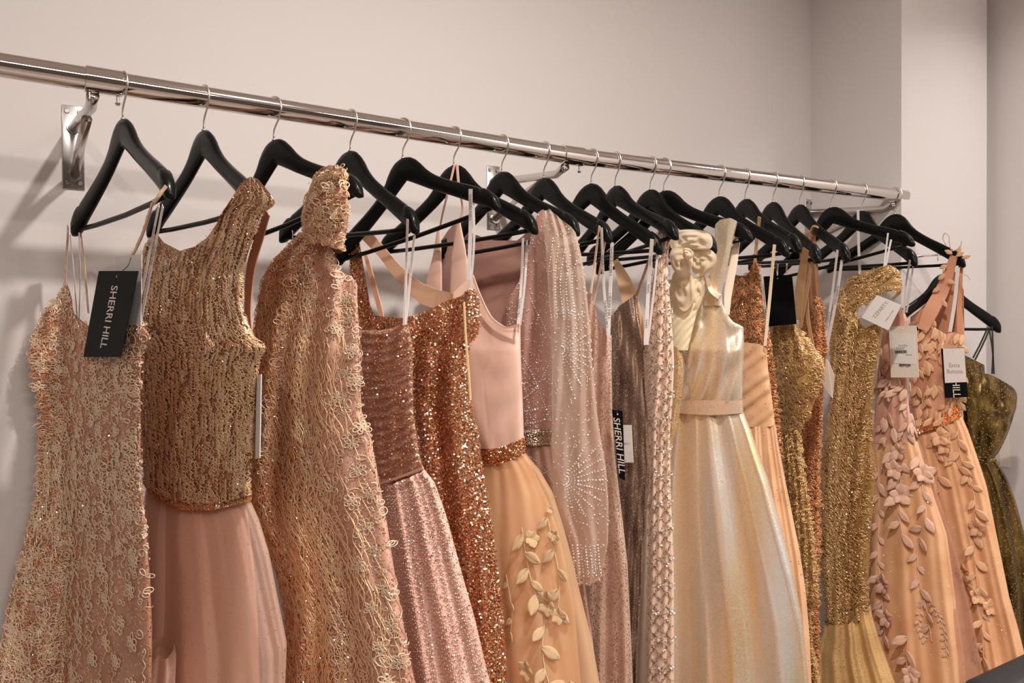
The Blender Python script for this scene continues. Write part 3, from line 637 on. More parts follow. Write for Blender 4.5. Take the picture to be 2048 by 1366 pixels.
D2.loft('tulle_skirt', [(300, 1285), (285, 1366)], [(345, 1270), (352, 1320), (350, 1366)], [(300, 1300), (322, 1288), (345, 1292)], m2t, tl=[(1290, .06), (1366, .12), (2000, .15)], folds=[(2, .01, .02)], rows=30, cols=40, off=.06)
D2.strip('armhole_facing', [(535, 424, -.03), (521, 468, -.035), (503, 530, -.035), (497, 580, -.035), (496, 630, -.03), (504, 682, -.02)], [.018, .024, .026, .024, .020, .010], brown_lin, .006, thick=.002, n=24)
# ===== 3 halter lace
D3 = Dress(2, 20, 'champagne lace halter gown whose floral collar is draped over its hanger')
m3 = fabric('blush_mesh_ground', K(212, 156, 128, 1.1, .8), K(190, 130, 100, 1.1, .8), K(190, 140, 110), .5, .35, glit=.14, gscale=420, gcol=K(236, 196, 160, 1.2, .9), tilt=.6)
b3 = D3.loft('gown_body', [(606, 450), (600, 470), (571, 499), (542, 529), (526, 560), (518, 600), (508, 660), (500, 720), (498, 900), (500, 997), (535, 1082), (558, 1156), (571, 1230), (572, 1300), (560, 1366)],
    [(680, 450), (684, 536), (714, 562), (714, 605), (718, 668), (722, 820), (739, 860), (756, 953), (773, 1045), (787, 1138), (806, 1249), (826, 1366)],
    [(606, 466), (641, 478), (660, 498), (672, 520), (682, 545), (700, 556), (714, 575)], m3, tl=[(460, .025), (560, .035), (700, .055), (900, .05), (1366, .07)], folds=[(1.6, .004, .014), (3.4, .002, .008)], wob=.006, rows=120, cols=110)
side = lambda x, y, u, v: np.clip(1.1-np.clip((u-.5)/.12, 0, 1)*(.9), .06, 1)
cords(b3, 'lace_cording', 1200, (.004, .009), .0008, cord, mask=side)
cords(b3, 'lace_cording', 330, (.004, .009), .0008, cord_dark, mask=lambda x, y, u, v: np.clip(1.1-u*2.2, .02, 1))
strands(b3, 'bugle_strands', 460, (.04, .12), .0008, cord_gold, mask=lambda x, y, u, v: (y > 560)*np.clip(1.2-np.abs(u-.36)*2.2, .05, 1), amp=.02, waves=2.2, K_=18)
strands(b3, 'bugle_strands', 200, (.03, .09), .0008, cord_dark, mask=lambda x, y, u, v: (u < .4)*1., amp=.02)
petalflowers(b3, 'lace_flowers', [(x, y) for x, y in ((690, 600), (696, 640), (675, 660), (700, 700), (690, 745), (705, 760), (672, 790), (720, 850), (700, 880), (712, 930), (735, 980), (700, 990), (728, 1040), (745, 1090), (710, 1110), (760, 1160), (735, 1190), (775, 1230), (750, 1260), (790, 1300), (765, 1330), (800, 1350))], (.0055, .009), .0008, cord, 6)
beadlines(b3, 'chain_rings', [[(668, 560), (680, 610), (700, 650), (712, 690)], [(674, 545), (692, 600), (712, 640)], [(700, 920), (730, 960), (752, 1010)], [(690, 1240), (740, 1180), (760, 1130)]], 4.5, (.0014, .0019), cord)
beads(b3, 'crystal_beads', 1500, (.0006, .0012), bead_w, mask=side); discs(b3, 'sparkle_sequins', 6000, (.0007, .0012), sparkle, mask=side, tilt=.8, lift=.003)
cl = D3.loft('halter_collar', [(634, 340), (620, 372), (612, 395), (603, 426), (606, 466), (622, 495)], [(690, 340), (694, 385), (697, 430), (692, 466), (684, 510)],
    [(634, 352), (642, 342), (660, 338), (680, 341), (690, 350)], m3, bot=[(606, 480), (640, 492), (660, 500), (684, 505)], t=.036, wob=.004, rows=50, cols=60, off=.014)
cords(cl, 'lace_cording', 230, (.003, .0055), .0009, cord_gold, lift=.002); petalflowers(cl, 'lace_flowers', [(640, 425), (660, 385), (625, 400), (670, 430), (655, 460), (650, 360)], (.006, .0105), .0009, cord, 7)
beads(cl, 'crystal_beads', 260, (.0007, .0013), bead_w)
m3t = fabric('peach_tulle_flounce', K(214, 158, 124), None, None, .75, .5, alpha=.7, bump=.2)
D3.loft('tulle_flounce', [(580, 1240), (566, 1275), (560, 1366)], [(806, 1250), (815, 1300), (830, 1366)], [(580, 1268), (625, 1318), (690, 1350), (760, 1345), (815, 1320)], m3t, tl=[(1250, .055), (1366, .10), (2000, .16)], folds=[(4, .01, .03), (9, .003, .012)], rows=40, off=-.01, cols=110)
# ===== 4 rose strapless
D4 = Dress(3, 18, 'dusty rose strapless gown with pleated sequined bodice and beaded skirt')
m4 = fabric('rose_pleat_net', K(190, 140, 118, 1.2, .75), K(160, 110, 88, 1.2, .75), K(200, 150, 125), .5, .3, glit=.10, gscale=480, gcol=K(240, 200, 175), tilt=.5, stretch=(1, 1, 6))
m4s = fabric('rose_beaded_net', K(220, 170, 148), K(206, 150, 126), None, .6, .4, glit=.02, gscale=420, gcol=K(245, 215, 195), tilt=.5, stretch=(2, 2, .6))
b4 = D4.loft('bodice', [(690, 655), (690, 800), (712, 900), (742, 985)], [(815, 640), (824, 686), (826, 820), (835, 890), (845, 934), (846, 960)],
    [(690, 662), (718, 661), (773, 660), (795, 653), (809, 646), (818, 650)], m4, bot=[(742, 970), (770, 966), (810, 950), (846, 936)], tl=[(650, .05), (800, .045), (950, .03)], folds=[(1.2, .004, .004)], rows=130, cols=80, wob=.002)
# horizontal ruching: real relief rows
me_ = b4.ob.data; cc = np.zeros(len(me_.vertices)*3, np.float32); me_.vertices.foreach_get('co', cc); cc = cc.reshape(-1, 3)
rows_ = np.repeat(np.arange(130), len(cc)//130); ang_ = rows_/130*2*math.pi*17+np.sin(np.tile(np.arange(len(cc)//130), 130)*.12)*1.4
cc += (D4.m*(.0022*np.sin(ang_))[:, None]).astype(np.float32); me_.vertices.foreach_set('co', cc.ravel()); me_.update()
discs(b4, 'sequins', 3600, (.0009, .0016), seq_cu, tilt=.5, lift=.003); discs(b4, 'sequins', 900, (.0010, .0018), seq_nude, tilt=.5, lift=.0035)
D4.strip('seam_cord', [(744, 972), (770, 964), (810, 950), (846, 935)], .004, m4, .045, thick=.003, n=20)
s4 = D4.loft('beaded_skirt', [(745, 965), (755, 1060), (770, 1200), (790, 1366)], [(845, 934), (869, 964), (891, 1027), (906, 1082), (924, 1149), (947, 1230), (972, 1338), (980, 1366)],
    [(745, 972), (770, 965), (810, 950), (846, 936)], m4s, tl=[(950, .035), (1366, .075), (2000, .11)], folds=[(3.2, .003, .016, 1.), (7, .0015, .005)], rows=80, cols=110)
uu = np.repeat(np.linspace(.02, .98, 44), 95); vv = np.tile(np.linspace(.005, .62, 95), 44)+rng.uniform(-.003, .003, 44*95)
beads(s4, 'bead_rows', 0, (.0011, .0019), plain('blush_bead', K(246, 222, 208), .2, .1, .8), uv=(uu+rng.uniform(-.004, .004, len(uu)), vv)); discs(s4, 'sequins', 1200, (.0010, .0016), seq_nude, tilt=.45)
loop(D4, [(815, 438, .014), (813, 520), (808, 650, .025)], .006, M['ribbon']); loop(D4, [(829, 470, .0), (820, 560), (811, 650, .025)], .006, M['ribbon'])
loop(D4, [(585, 462, .012), (586, 480), (588, 500)], .005); 
# ===== 5 copper sequins
D5 = Dress(4, 24, 'copper sequin gown with asymmetric neckline and nude lined back strap')
m5 = fabric('copper_sequin_ground', K(178, 110, 70), K(150, 86, 52), K(220, 170, 130), .45, .2, .3, glit=.55, gscale=330, gcol=K(228, 164, 112, 1.3, .9), tilt=.5)
b5 = D5.loft('gown_body', [(697, 455), (700, 540), (706, 600), (712, 640), (718, 800), (760, 950), (800, 1100), (840, 1366)],
    [(944, 560), (958, 602), (959, 654), (955, 672), (938, 687), (936, 713), (938, 757), (943, 820), (954, 860), (965, 934), (980, 1027), (995, 1138), (1006, 1249), (1013, 1366)],
    [(697, 478), (706, 468), (714, 461), (722, 500), (733, 561), (738, 607), (750, 631), (776, 635), (811, 637), (855, 622), (893, 602), (922, 593), (938, 577), (948, 584)], m5,
    back=[(697, 520), (750, 650), (850, 640), (948, 595)], tl=[(460, .008), (600, .03), (720, .055), (900, .045), (1366, .06)], folds=[(1.4, .004, .012), (2.9, .002, .007)], wob=.008, rows=120, cols=110)
discs(b5, 'sequins', 17000, (.0013, .0019), seq_cu, tilt=.42); discs(b5, 'sequins', 5200, (.0013, .0020), seq_nude, tilt=.5, lift=.002)
discs(b5, 'sequins', 5000, (.0012, .0018), plain('bronze_sequin', K(170, 98, 58), .25, .9), tilt=.5, mask=lambda x, y, u, v: np.clip(1.2-u*1.3, .1, 1))
D5.strip('back_strap', [(730, 468, -.03), (760, 500, -.03), (800, 548, -.03), (850, 590, -.03), (905, 603, -.025)], [.026, .024, .03, .040, .030], plain('nude_strap_satin', K(214, 164, 122), .5, bump=.05), 0., thick=.002, n=24)
D5.strip('back_strap', [(730, 505, -.02), (745, 560, -.02), (765, 640, -.02)], [.010, .013, .012], nude_lin, 0., thick=.002, n=16)
D5.strip('zipper', [(928, 604), (932, 680), (937, 742), (941, 800)], .0035, satin_edge, .052, thick=.002, n=20)
loop(D5, [(941, 378, .014), (941, 450), (937, 560)], .0085, text='SHERRI HILL', tat=(.25,), tlen=.05); loop(D5, [(947, 405, .0), (948, 480), (941, 580)], .005)
loop(D5, [(812, 560, -.04), (818, 640, -.04)], .005)
# ===== 6 blush satin and embroidered tulle
D6 = Dress(5, 22, 'blush satin bodice gown with thin straps, gold belt and gold embroidered tulle skirt')
m6 = fabric('blush_satin', K(226, 184, 160), K(220, 174, 150), K(206, 160, 136), .36, .2, bump=.04, bscale=200)
m6t = fabric('apricot_tulle', K(232, 192, 140, 1.3), K(224, 178, 122, 1.3), None, .75, .5, alpha=.55, bump=.2, bscale=900)
m6u = fabric('apricot_underskirt', K(226, 176, 118, 1.25), K(214, 158, 98, 1.25), None, .6, .3)
D6.loft('bodice', [(862, 560), (870, 700), (900, 800), (955, 900)], [(1040, 600), (1041, 700), (1045, 800), (1048, 890)], [(862, 600), (900, 592), (935, 560), (945, 551), (963, 598), (985, 638), (1011, 655), (1040, 648)], m6,
    bot=[(955, 895), (1000, 892), (1048, 880)], tl=[(560, .02), (700, .045), (900, .032)], folds=[(1.1, .003, .003, .5)], wob=.0012, rows=70)
D6.strip('neck_binding', [(945, 551), (963, 598), (985, 638), (1011, 655), (1040, 649)], .004, m6, .034, thick=.003, n=40)
D6.loft('cup_panel', [(877, 440), (866, 510), (850, 570), (848, 620)], [(881, 440), (884, 540), (884, 620)], [(877, 458), (879, 450), (881, 458)], m6, bot=[(848, 612), (884, 612)], t=.006, rows=20, cols=20, off=-.01)
D6.loft('cup_panel', [(915, 435), (902, 518), (900, 576), (900, 620)], [(919, 435), (930, 490), (938, 540), (948, 620)], [(915, 447), (917, 441), (919, 447)], m6, bot=[(900, 618), (948, 610)], t=.006, rows=20, cols=24, off=.004)
D6.strip('thin_strap', [(909, 330, .004), (897, 380, .012), (886, 425), (879, 462, -.012)], .0042, m6, .002, thick=.002, n=24)
D6.strip('thin_strap', [(914, 328, .004), (918, 375, .012), (925, 420), (917, 450, .002)], .0050, m6, .004, thick=.002, n=24)
be = D6.loft('beaded_belt', [(960, 885), (966, 935)], [(1046, 860), (1050, 915)], [(960, 899), (1000, 890), (1046, 872)], m5, bot=[(966, 928), (1005, 922), (1050, 904)], t=.036, rows=10, cols=60)
discs(be, 'belt_sequins', 2200, (.0011, .0018), seq_cu, tilt=.6); beads(be, 'belt_beads', 500, (.0012, .002), bead_w)
u6 = D6.loft('underskirt', [(966, 920), (950, 1100), (945, 1366)], [(1048, 904), (1072, 950), (1096, 1000), (1116, 1060), (1130, 1120), (1146, 1200), (1160, 1366)], [(966, 926), (1005, 920), (1048, 902)], m6u, tl=[(900, .03), (1366, .08), (2000, .12)], folds=[(3, .002, .014)], rows=60)
t6 = D6.loft('tulle_skirt', [(964, 920), (940, 1100), (930, 1366)], [(1050, 906), (1078, 938), (1104, 982), (1126, 1053), (1142, 1112), (1160, 1190), (1180, 1270), (1197, 1366)], [(964, 926), (1005, 920), (1050, 903)], m6t, tl=[(900, .036), (1366, .10), (2000, .15)], folds=[(2.3, .003, .018, .4), (5.5, .001, .005)], rows=80, cols=120)
lf6 = leafmesh('embroidered_leaf', app_gold, .28, .02); pt6 = leafmesh('embroidered_petal', app_gold, .44, .05, 0, 6)
acc = []
vine(t6, [(1040, 1040), (1050, 1110), (1062, 1160), (1080, 1200), (1075, 1260), (1085, 1320), (1105, 1366)], lf6, .034, 34, .001, app_gold, acc, 'embroidered_leaf')
vine(t6, [(1088, 1010), (1100, 1070), (1112, 1140), (1108, 1200)], lf6, .028, 36, .001, app_gold, acc, 'embroidered_leaf')
vine(t6, [(1010, 1130), (1020, 1200), (1015, 1260)], lf6, .024, 36, .001, app_gold, acc, 'embroidered_leaf')
for x, y, s_ in ((1090, 1185, .026), (1058, 1062, .018), (1110, 1205, .018), (1097, 1009, .008), (1161, 1196, .008), (1048, 1300, .02), (1140, 1345, .02), (1105, 1058, .014)): flower(t6, pt6, x, y, s_, 5 if s_ > .01 else 6, random.uniform(0, 60), 'embroidered_petal')
tubes('embroidered_stems', np.stack([a for a, _ in acc]), np.stack([b for _, b in acc]), .0011, app_gold, t6.ob)
loop(D6, [(1046, 476, .014), (1043, 560), (1036, 650, .02)], .0055, text='SHERRI HILL', tat=(.85,), tlen=.04)
loop(D6, [(1054, 480, -.01), (1050, 560), (1040, 650, .01)], .005, text='SHERRI HILL', tat=(.25,), tlen=.045)
# ===== 7 mauve with sheer sleeve
D7 = Dress(6, 15, 'dusty mauve gown with long sheer beaded sleeve and dark jewelled belt')
m7 = fabric('mauve_satin', K(182, 134, 116), K(166, 116, 100), K(186, 134, 116), .45, .3)
m7s = fabric('sheer_beige_net', K(210, 180, 158), K(202, 168, 144), None, .7, .5, alpha=.6, glit=.02, gscale=500, bump=.2)
b7 = D7.loft('bodice', [(882, 430), (884, 600), (940, 760), (1000, 890)], [(1120, 400), (1118, 520), (1108, 600), (1103, 780), (1104, 895)],
    [(882, 485), (897, 465), (913, 447), (922, 500), (940, 580), (1000, 652), (1037, 565), (1060, 480), (1074, 430), (1084, 423), (1120, 448)], m7, back=[(882, 490), (913, 447), (948, 466), (985, 478), (1040, 478), (1074, 432), (1120, 448)],
    bot=[(1000, 885), (1104, 885)], tl=[(420, .034), (600, .045), (880, .03)], folds=[(1.4, .003, .004)], wob=.003, rows=80)
D7.strip('back_seam', [(1004, 505, -.03), (1006, 560, -.035), (1007, 630, -.035)], .0016, plain('dark_seam_cord', K(130, 86, 72), .6), 0., n=10)  # thin strip in a darker brown than the mauve satin
beads(b7, 'crystal_beads', 900, (.0008, .0016), bead_w, mask=lambda x, y, u, v: (x > 1000)*1.)
bl7 = [[(1035, 700), (1060, 740), (1085, 800), (1105, 850)], [(1040, 800), (1065, 780), (1100, 720)], [(1045, 820), (1100, 810)], [(1045, 845), (1100, 835)], [(1060, 600), (1080, 640), (1100, 680)]]
beadlines(b7, 'bead_lines', bl7, 5, (.0013, .002), bead_w)
be7 = D7.loft('jewelled_belt', [(1030, 840), (1034, 895)], [(1102, 840), (1103, 895)], [(1030, 856), (1102, 856)], plain('dark_belt_base', K(110, 84, 66), .5), bot=[(1034, 888), (1103, 886)], t=.036, rows=10, cols=50)
beads(be7, 'belt_beads', 900, (.0010, .0018), seq_taupe); beadlines(be7, 'belt_edge', [[(1034, 860), (1102, 860)], [(1034, 884), (1102, 883)]], 3, (.0012, .0015), bead_w)
s7 = D7.loft('skirt', [(1034, 880), (1030, 1100), (1040, 1366)], [(1103, 884), (1112, 930), (1135, 1000), (1165, 1140), (1185, 1280), (1192, 1366)], [(1034, 886), (1103, 884)], fabric('mauve_tulle_skirt', K(180, 138, 116), K(160, 118, 96), None, .6, .4, glit=.03, gscale=600), tl=[(880, .03), (1366, .06), (2000, .1)], folds=[(4, .002, .014)], rows=60)
beadlines(s7, 'bead_lines', [[(1040, 900), (1075, 920), (1105, 960)], [(1060, 960), (1090, 940), (1112, 935)]], 5, (.0010, .0016), bead_w)
sl = D7.loft('sheer_sleeve', [(1084, 415), (1088, 450), (1094, 540), (1100, 620), (1105, 760), (1103, 880), (1108, 1008), (1139, 1082), (1143, 1119), (1153, 1170)],
    [(1120, 415), (1151, 466), (1162, 510), (1169, 554), (1176, 620), (1184, 730), (1195, 839), (1198, 860), (1211, 934), (1216, 1008), (1215, 1082), (1208, 1119), (1198, 1165)],
    [(1084, 424), (1098, 420), (1121, 440), (1140, 455), (1151, 470)], m7s, bot=[(1153, 1166), (1175, 1162), (1198, 1156)], tl=[(420, .014), (520, .03), (900, .034), (1165, .022)], folds=[(2.2, .002, .006)], off=.045, wob=.003, rows=90, cols=60)
fan = []
for cx_, cy_, x1, x2 in ((1128, 955, 1080, 1215), (1120, 700, 1100, 1185)):
    for a in np.linspace(-75, 75, 11):
        for sg in (1,): fan.append([(cx_+8*math.cos(math.radians(a)), cy_+8*math.sin(math.radians(a))), (cx_+85*math.cos(math.radians(a)), cy_+85*math.sin(math.radians(a)))])
for x in np.linspace(1150, 1200, 7): fan.append([(x-6, 1085), (x, 1150)])
for x in np.linspace(1105, 1150, 5): fan.append([(x, 480+(x-1105)), (x-8, 560), (x-2, 640)])
beadlines(sl, 'bead_fans', fan, 6, (.0014, .0023), bead_w); beads(sl, 'crystal_beads', 420, (.0010, .0018), bead_w)
D7.strip('sleeve_cuff', [(1152, 1166), (1175, 1164), (1199, 1158)], .005, plain('cuff_binding', K(214, 176, 150, 1.0), .6), .060, thick=.003, n=14)
# ===== 8 champagne glitter slip
D8 = Dress(7, 9, 'narrow champagne glitter slip gown with V neck hanging behind the sheer sleeve')
m8 = fabric('champagne_glitter', K(206, 166, 140), K(190, 148, 122), K(226, 186, 150), .42, .2, .25, glit=.30, gscale=620, gcol=K(245, 228, 215), tilt=.42)
b8 = D8.loft('gown_body', [(1175, 580), (1160, 650), (1150, 900), (1160, 1366)], [(1205, 560), (1223, 671), (1223, 736), (1224, 820), (1228, 900), (1232, 934), (1239, 990), (1254, 1119), (1261, 1267), (1265, 1366)],
    [(1172, 592), (1181, 586), (1185, 603), (1189, 617), (1203, 655), (1217, 668), (1223, 671)], m8, back=[(1172, 620), (1223, 680)], tl=[(580, .02), (700, .03), (1366, .045)], folds=[(1.5, .003, .010)], wob=.003, rows=90, cols=70)
for p_ in ([(1199, 452, .014), (1190, 520), (1181, 590)], [(1212, 470, -.01), (1200, 540, -.02), (1186, 610, -.025)]): D8.strip('glitter_strap', p_, .0045, m8, .008, thick=.002, n=14)
loop(D8, [(1203, 455, .016), (1207, 560), (1216, 672, .02)], .0065, text='SHERRI HILL', tat=(.35, .8), tlen=.06)
loop(D8, [(1224, 485, .0), (1221, 570), (1217, 672, .02)], .0085, text='SHERRI HILL', tat=(.25, .7), tlen=.06)
# ===== 9 bronze wrap
D9 = Dress(8, 12, 'bronze taupe glitter gown with draped wrap front and ruched waist')
m9 = fabric('bronze_glitter', K(128, 98, 78), K(98, 72, 56), K(226, 180, 125), .35, .1, .45, glit=.30, gscale=620, gcol=K(235, 212, 190), tilt=.6)
b9 = D9.loft('gown_body', [(1222, 600), (1216, 700), (1212, 800), (1215, 1000), (1225, 1366)], [(1275, 580), (1292, 690), (1294, 736), (1296, 820), (1300, 950), (1295, 1000), (1290, 1060), (1284, 1156), (1278, 1250), (1273, 1366)],
    [(1222, 636), (1238, 612), (1258, 598), (1271, 588), (1276, 640), (1284, 680), (1292, 692)], m9, back=[(1222, 640), (1271, 620), (1292, 700)], tl=[(580, .02), (700, .034), (900, .03), (1366, .045)], folds=[(2.0, .004, .004, 1.), (1.3, .003, .004, 3.)], diag=-5.0, wob=.003, rows=120, cols=80)
D9.strip('beaded_strap', [(1313, 478, .014), (1295, 530), (1273, 592)], .006, seq_taupe, .008, thick=.003, n=14)
D9.strip('back_panel', [(1231, 520, -.04), (1247, 560, -.04), (1262, 600, -.04)], [.012, .034, .05], m9, 0, thick=.002, n=12)
D9.strip('cup_lining', [(1273, 592), (1282, 640), (1290, 690)], [.004, .010, .004], plain('apricot_lining', K(236, 190, 130), .5), -.005, thick=.001, n=10)
loop(D9, [(1304, 478, .016), (1298, 560), (1291, 690, .02)], .0095, text='VARS', tat=(.2, .5, .8), tlen=.020)
loop(D9, [(1316, 500, .0), (1308, 580), (1295, 690, .01)], .005)
# ===== 10 lattice sequins
D10 = Dress(9, 4, 'slim nude gown with sequin lattice diamonds just left of the yellow bow')
m10 = fabric('nude_mesh', K(228, 192, 164), K(220, 180, 150), None, .55, .3)
b10 = D10.loft('gown_body', [(1318, 450), (1311, 480), (1312, 520), (1305, 560), (1292, 650), (1286, 800), (1286, 900), (1284, 1045), (1280, 1230), (1276, 1366)], [(1347, 450), (1337, 500), (1336, 560), (1343, 640), (1348, 720), (1345, 800), (1340, 860), (1341, 971), (1347, 1119), (1348, 1240), (1348, 1366)],
    [(1316, 470), (1320, 459), (1332, 453), (1347, 458)], m10, tl=[(450, .012), (600, .03), (900, .028), (1366, .035)], folds=[(1, .002, .004)], wob=.002, rows=90, cols=60)
lat = []
for xc, a_, ph in ((1308, 11, 0), (1308, -11, 0), (1331, 11, 0), (1331, -11, 0)):
    for dx in (-1.2, 1.2): lat.append([(xc+dx+a_*(1 if k % 2 else -1), 462+k*27.0) for k in range(34)])
for k in range(0, 34, 2): lat.append([(1294, 460+k*27), (1320, 464+k*27), (1344, 458+k*27)])
U = []; V = []
for ln in lat:
    m_ = len(ln)-1; q = np.array([np.interp(np.linspace(0, m_, m_*13), range(m_+1), [p[j] for p in ln]) for j in (0, 1)]).T; q += rng.normal(0, .7, q.shape)
    u, v = b10.uv(q[:, 0], q[:, 1]); U.append(u); V.append(v)
discs(b10, 'lattice_sequins', 0, (.0010, .0017), seq_taupe, tilt=.35, uv=(np.concatenate(U), np.concatenate(V)), lift=.002)
U = []; V = []
for k in range(17):
    for dx, dy in ((1319, 0), (1342, 0)):
        q = np.array([dx, 462+k*54+dy])+rng.normal(0, 3.4, (9, 2)); u, v = b10.uv(q[:, 0], q[:, 1]); U.append(u); V.append(v)
discs(b10, 'cluster_sequins', 0, (.0015, .0028), bead_w, tilt=.5, uv=(np.concatenate(U), np.concatenate(V)), lift=.0025)
# ===== 11 cream tulle with bow
D11 = Dress(10, 5, 'cream tulle gown with a large pale yellow organza bow on the shoulder')
m11 = fabric('cream_tulle', K(232, 214, 170), K(222, 200, 155), None, .7, .5, bump=.15)
m11b = fabric('yellow_organza', K(248, 228, 196, 1.2, .8), K(242, 218, 180, 1.2, .8), None, .6, .5, alpha=.86, bump=.1, bscale=300)
m11g = fabric('pale_gold_glitter', K(214, 172, 112), K(200, 152, 90), None, .4, .2, .3, glit=.3, gscale=640, gcol=K(245, 220, 170), tilt=.4)
D11.loft('bodice', [(1336, 540), (1338, 620), (1342, 700), (1345, 740)], [(1410, 540), (1400, 600), (1385, 660), (1366, 740)], [(1336, 560), (1410, 555)], m11, bot=[(1343, 700), (1372, 700)], tl=[(540, .02), (700, .03)], folds=[(3, .0012, .0012)], diag=2.5, rows=60, cols=70)
D11.loft('gown_body', [(1343, 680), (1344, 740), (1330, 880), (1320, 1100), (1315, 1366)], [(1362, 680), (1367, 720), (1364, 790), (1356, 850), (1345, 885), (1338, 1000), (1338, 1366)], [(1343, 690), (1366, 700)], m11g, tl=[(690, .03), (1366, .035)], folds=[(1.2, .003, .004)], rows=60, cols=50)
def petalcloth(D, name, pts, mat, off, thick, seed=0, puff=.02):
    """organza loop: closed curved pillow following an outline"""
    P = np.array([D.pt(x, y, off) for x, y in pts]); c = P.mean(0); m = len(P); r = 7; V = []; rr = np.random.default_rng(seed)
    ph = rr.uniform(0, 6.28)
    for sgn_ in (1, -1):
        for i in range(r+1):
            t = i/r
            for k in range(m):
                q = c+(P[k]-c)*t; h = puff*(1-t**2.2)*sgn_*.45+(.009*math.sin(ph+k*2.6)*t*(1.2-t)*3+.004*math.sin(ph+k*5.1+i*1.9) if 0 < i < r else 0); V.append(q+D.n*(h if i < r else .002*math.sin(k*1.7+ph)))
    F = []
    for s_ in (0, 1):
        b = s_*(r+1)*m
        for i in range(r):
            for k in range(m):
                f = (b+i*m+k, b+i*m+(k+1) % m, b+(i+1)*m+(k+1) % m, b+(i+1)*m+k); F.append(f[::-1] if s_ else f)
    o = mk(name, V, F, mat, D.root, True); md = o.modifiers.new('s', 'SUBSURF'); md.levels = 1; md.render_levels = 2; return o
petalcloth(D11, 'bow_loop', [(1338, 472), (1350, 460), (1380, 458), (1412, 461), (1424, 470), (1426, 490), (1420, 502), (1395, 498), (1372, 500), (1350, 505), (1340, 495)], m11b, .03, .004, 1, .022)
petalcloth(D11, 'bow_loop', [(1372, 500), (1395, 490), (1420, 496), (1436, 512), (1434, 526), (1418, 545), (1398, 556), (1385, 545), (1380, 520)], m11b, .018, .004, 2, .016)
petalcloth(D11, 'bow_loop', [(1340, 495), (1362, 492), (1380, 500), (1388, 520), (1382, 545), (1366, 560), (1350, 548), (1338, 525)], m11b, .040, .004, 3, .020)
petalcloth(D11, 'bow_tail', [(1345, 540), (1368, 538), (1384, 545), (1392, 575), (1386, 610), (1368, 630), (1350, 605), (1340, 570)], m11b, .026, .004, 4, .010)
petalcloth(D11, 'bow_knot', [(1362, 497), (1374, 494), (1386, 500), (1388, 512), (1378, 522), (1366, 518)], m11b, .062, .004, 5, .016)
petalcloth(D11, 'bow_tail', [(1386, 560), (1402, 548), (1412, 560), (1408, 590), (1395, 625), (1380, 640), (1372, 615)], m11b, .010, .004, 6, .008)
# ===== 12 silver gold gown
D12 = Dress(11, 16, 'shimmering silver and gold metallic ball gown with sash belt and wide shoulder strap')
m12 = fabric('silver_gold_lame', K(222, 212, 200, 1.2), K(228, 190, 130, 1.25, .95), K(236, 214, 188), .34, .1, .6, glit=.25, gscale=760, gcol=K(252, 246, 236, 1.3), gmet=.45, tilt=.3, vscale=2.0, stretch=(6, 6, .5))
b12 = D12.loft('bodice', [(1361, 560), (1361, 645), (1364, 659), (1361, 687), (1368, 736), (1366, 770), (1355, 830)], [(1470, 560), (1480, 640), (1487, 654), (1487, 701), (1484, 771), (1484, 830)],
    [(1361, 652), (1380, 618), (1396, 603), (1408, 592), (1422, 590), (1440, 600), (1449, 625), (1464, 644), (1487, 655)], m12, bot=[(1356, 812), (1484, 812)], tl=[(590, .025), (700, .05), (820, .032)], folds=[(1.3, .003, .003)], wob=.004, rows=70)
D12.strip('princess_seam', [(1362, 690), (1374, 740), (1384, 800)], .0014, plain('seam_line', K(150, 120, 95), .6), .034, thick=.002, n=20)
st12 = D12.loft('shoulder_strap', [(1431, 430), (1428, 504), (1418, 546), (1408, 580), (1405, 615)], [(1478, 430), (1466, 480), (1457, 525), (1443, 585), (1446, 615)], [(1431, 450), (1438, 443), (1458, 440), (1478, 447)], m12, bot=[(1405, 612), (1446, 612)], tl=[(440, .034), (500, .03), (600, .02)], folds=[(1.5, .001, .004)], rows=40, cols=40, off=.014)
D12.strip('twisted_knot', [(1405, 545, .02), (1412, 562, .028), (1424, 583, .03), (1440, 594, .03)], [.008, .020, .016, .008], m12, .012, thick=.010, n=18, twist=1.6)
D12.strip('strap_lining', [(1476, 470, -.012), (1466, 530, -.014), (1456, 590, -.014), (1454, 630, -.01)], [.014, .020, .020, .012], plain('cream_strap_lining', K(234, 214, 186), .45, bump=.1), 0., thick=.002, n=18)
s12 = D12.loft('skirt', [(1356, 815), (1338, 950), (1328, 1100), (1318, 1366)], [(1485, 820), (1501, 859), (1515, 900), (1537, 960), (1562, 1053), (1584, 1138), (1602, 1230), (1616, 1366)], [(1356, 818), (1420, 822), (1485, 820)], m12, tl=[(820, .03), (1366, .085), (2000, .13)], folds=[(2.2, .004, .026, 2.6, .75), (4.2, .003, .012, 1., .7)], rows=90, cols=150, seed=2)
D12.loft('sash_belt', [(1354, 790), (1353, 835)], [(1485, 790), (1486, 835)], [(1354, 800), (1420, 797), (1485, 799)], fabric('gold_sash', K(226, 184, 136), K(222, 190, 156), None, .36, .1, .5, glit=.25, gscale=700, gcol=K(250, 232, 205, 1.3), gmet=.5, tilt=.3), bot=[(1353, 824), (1420, 827), (1486, 824)], t=.042, rows=8, cols=60)
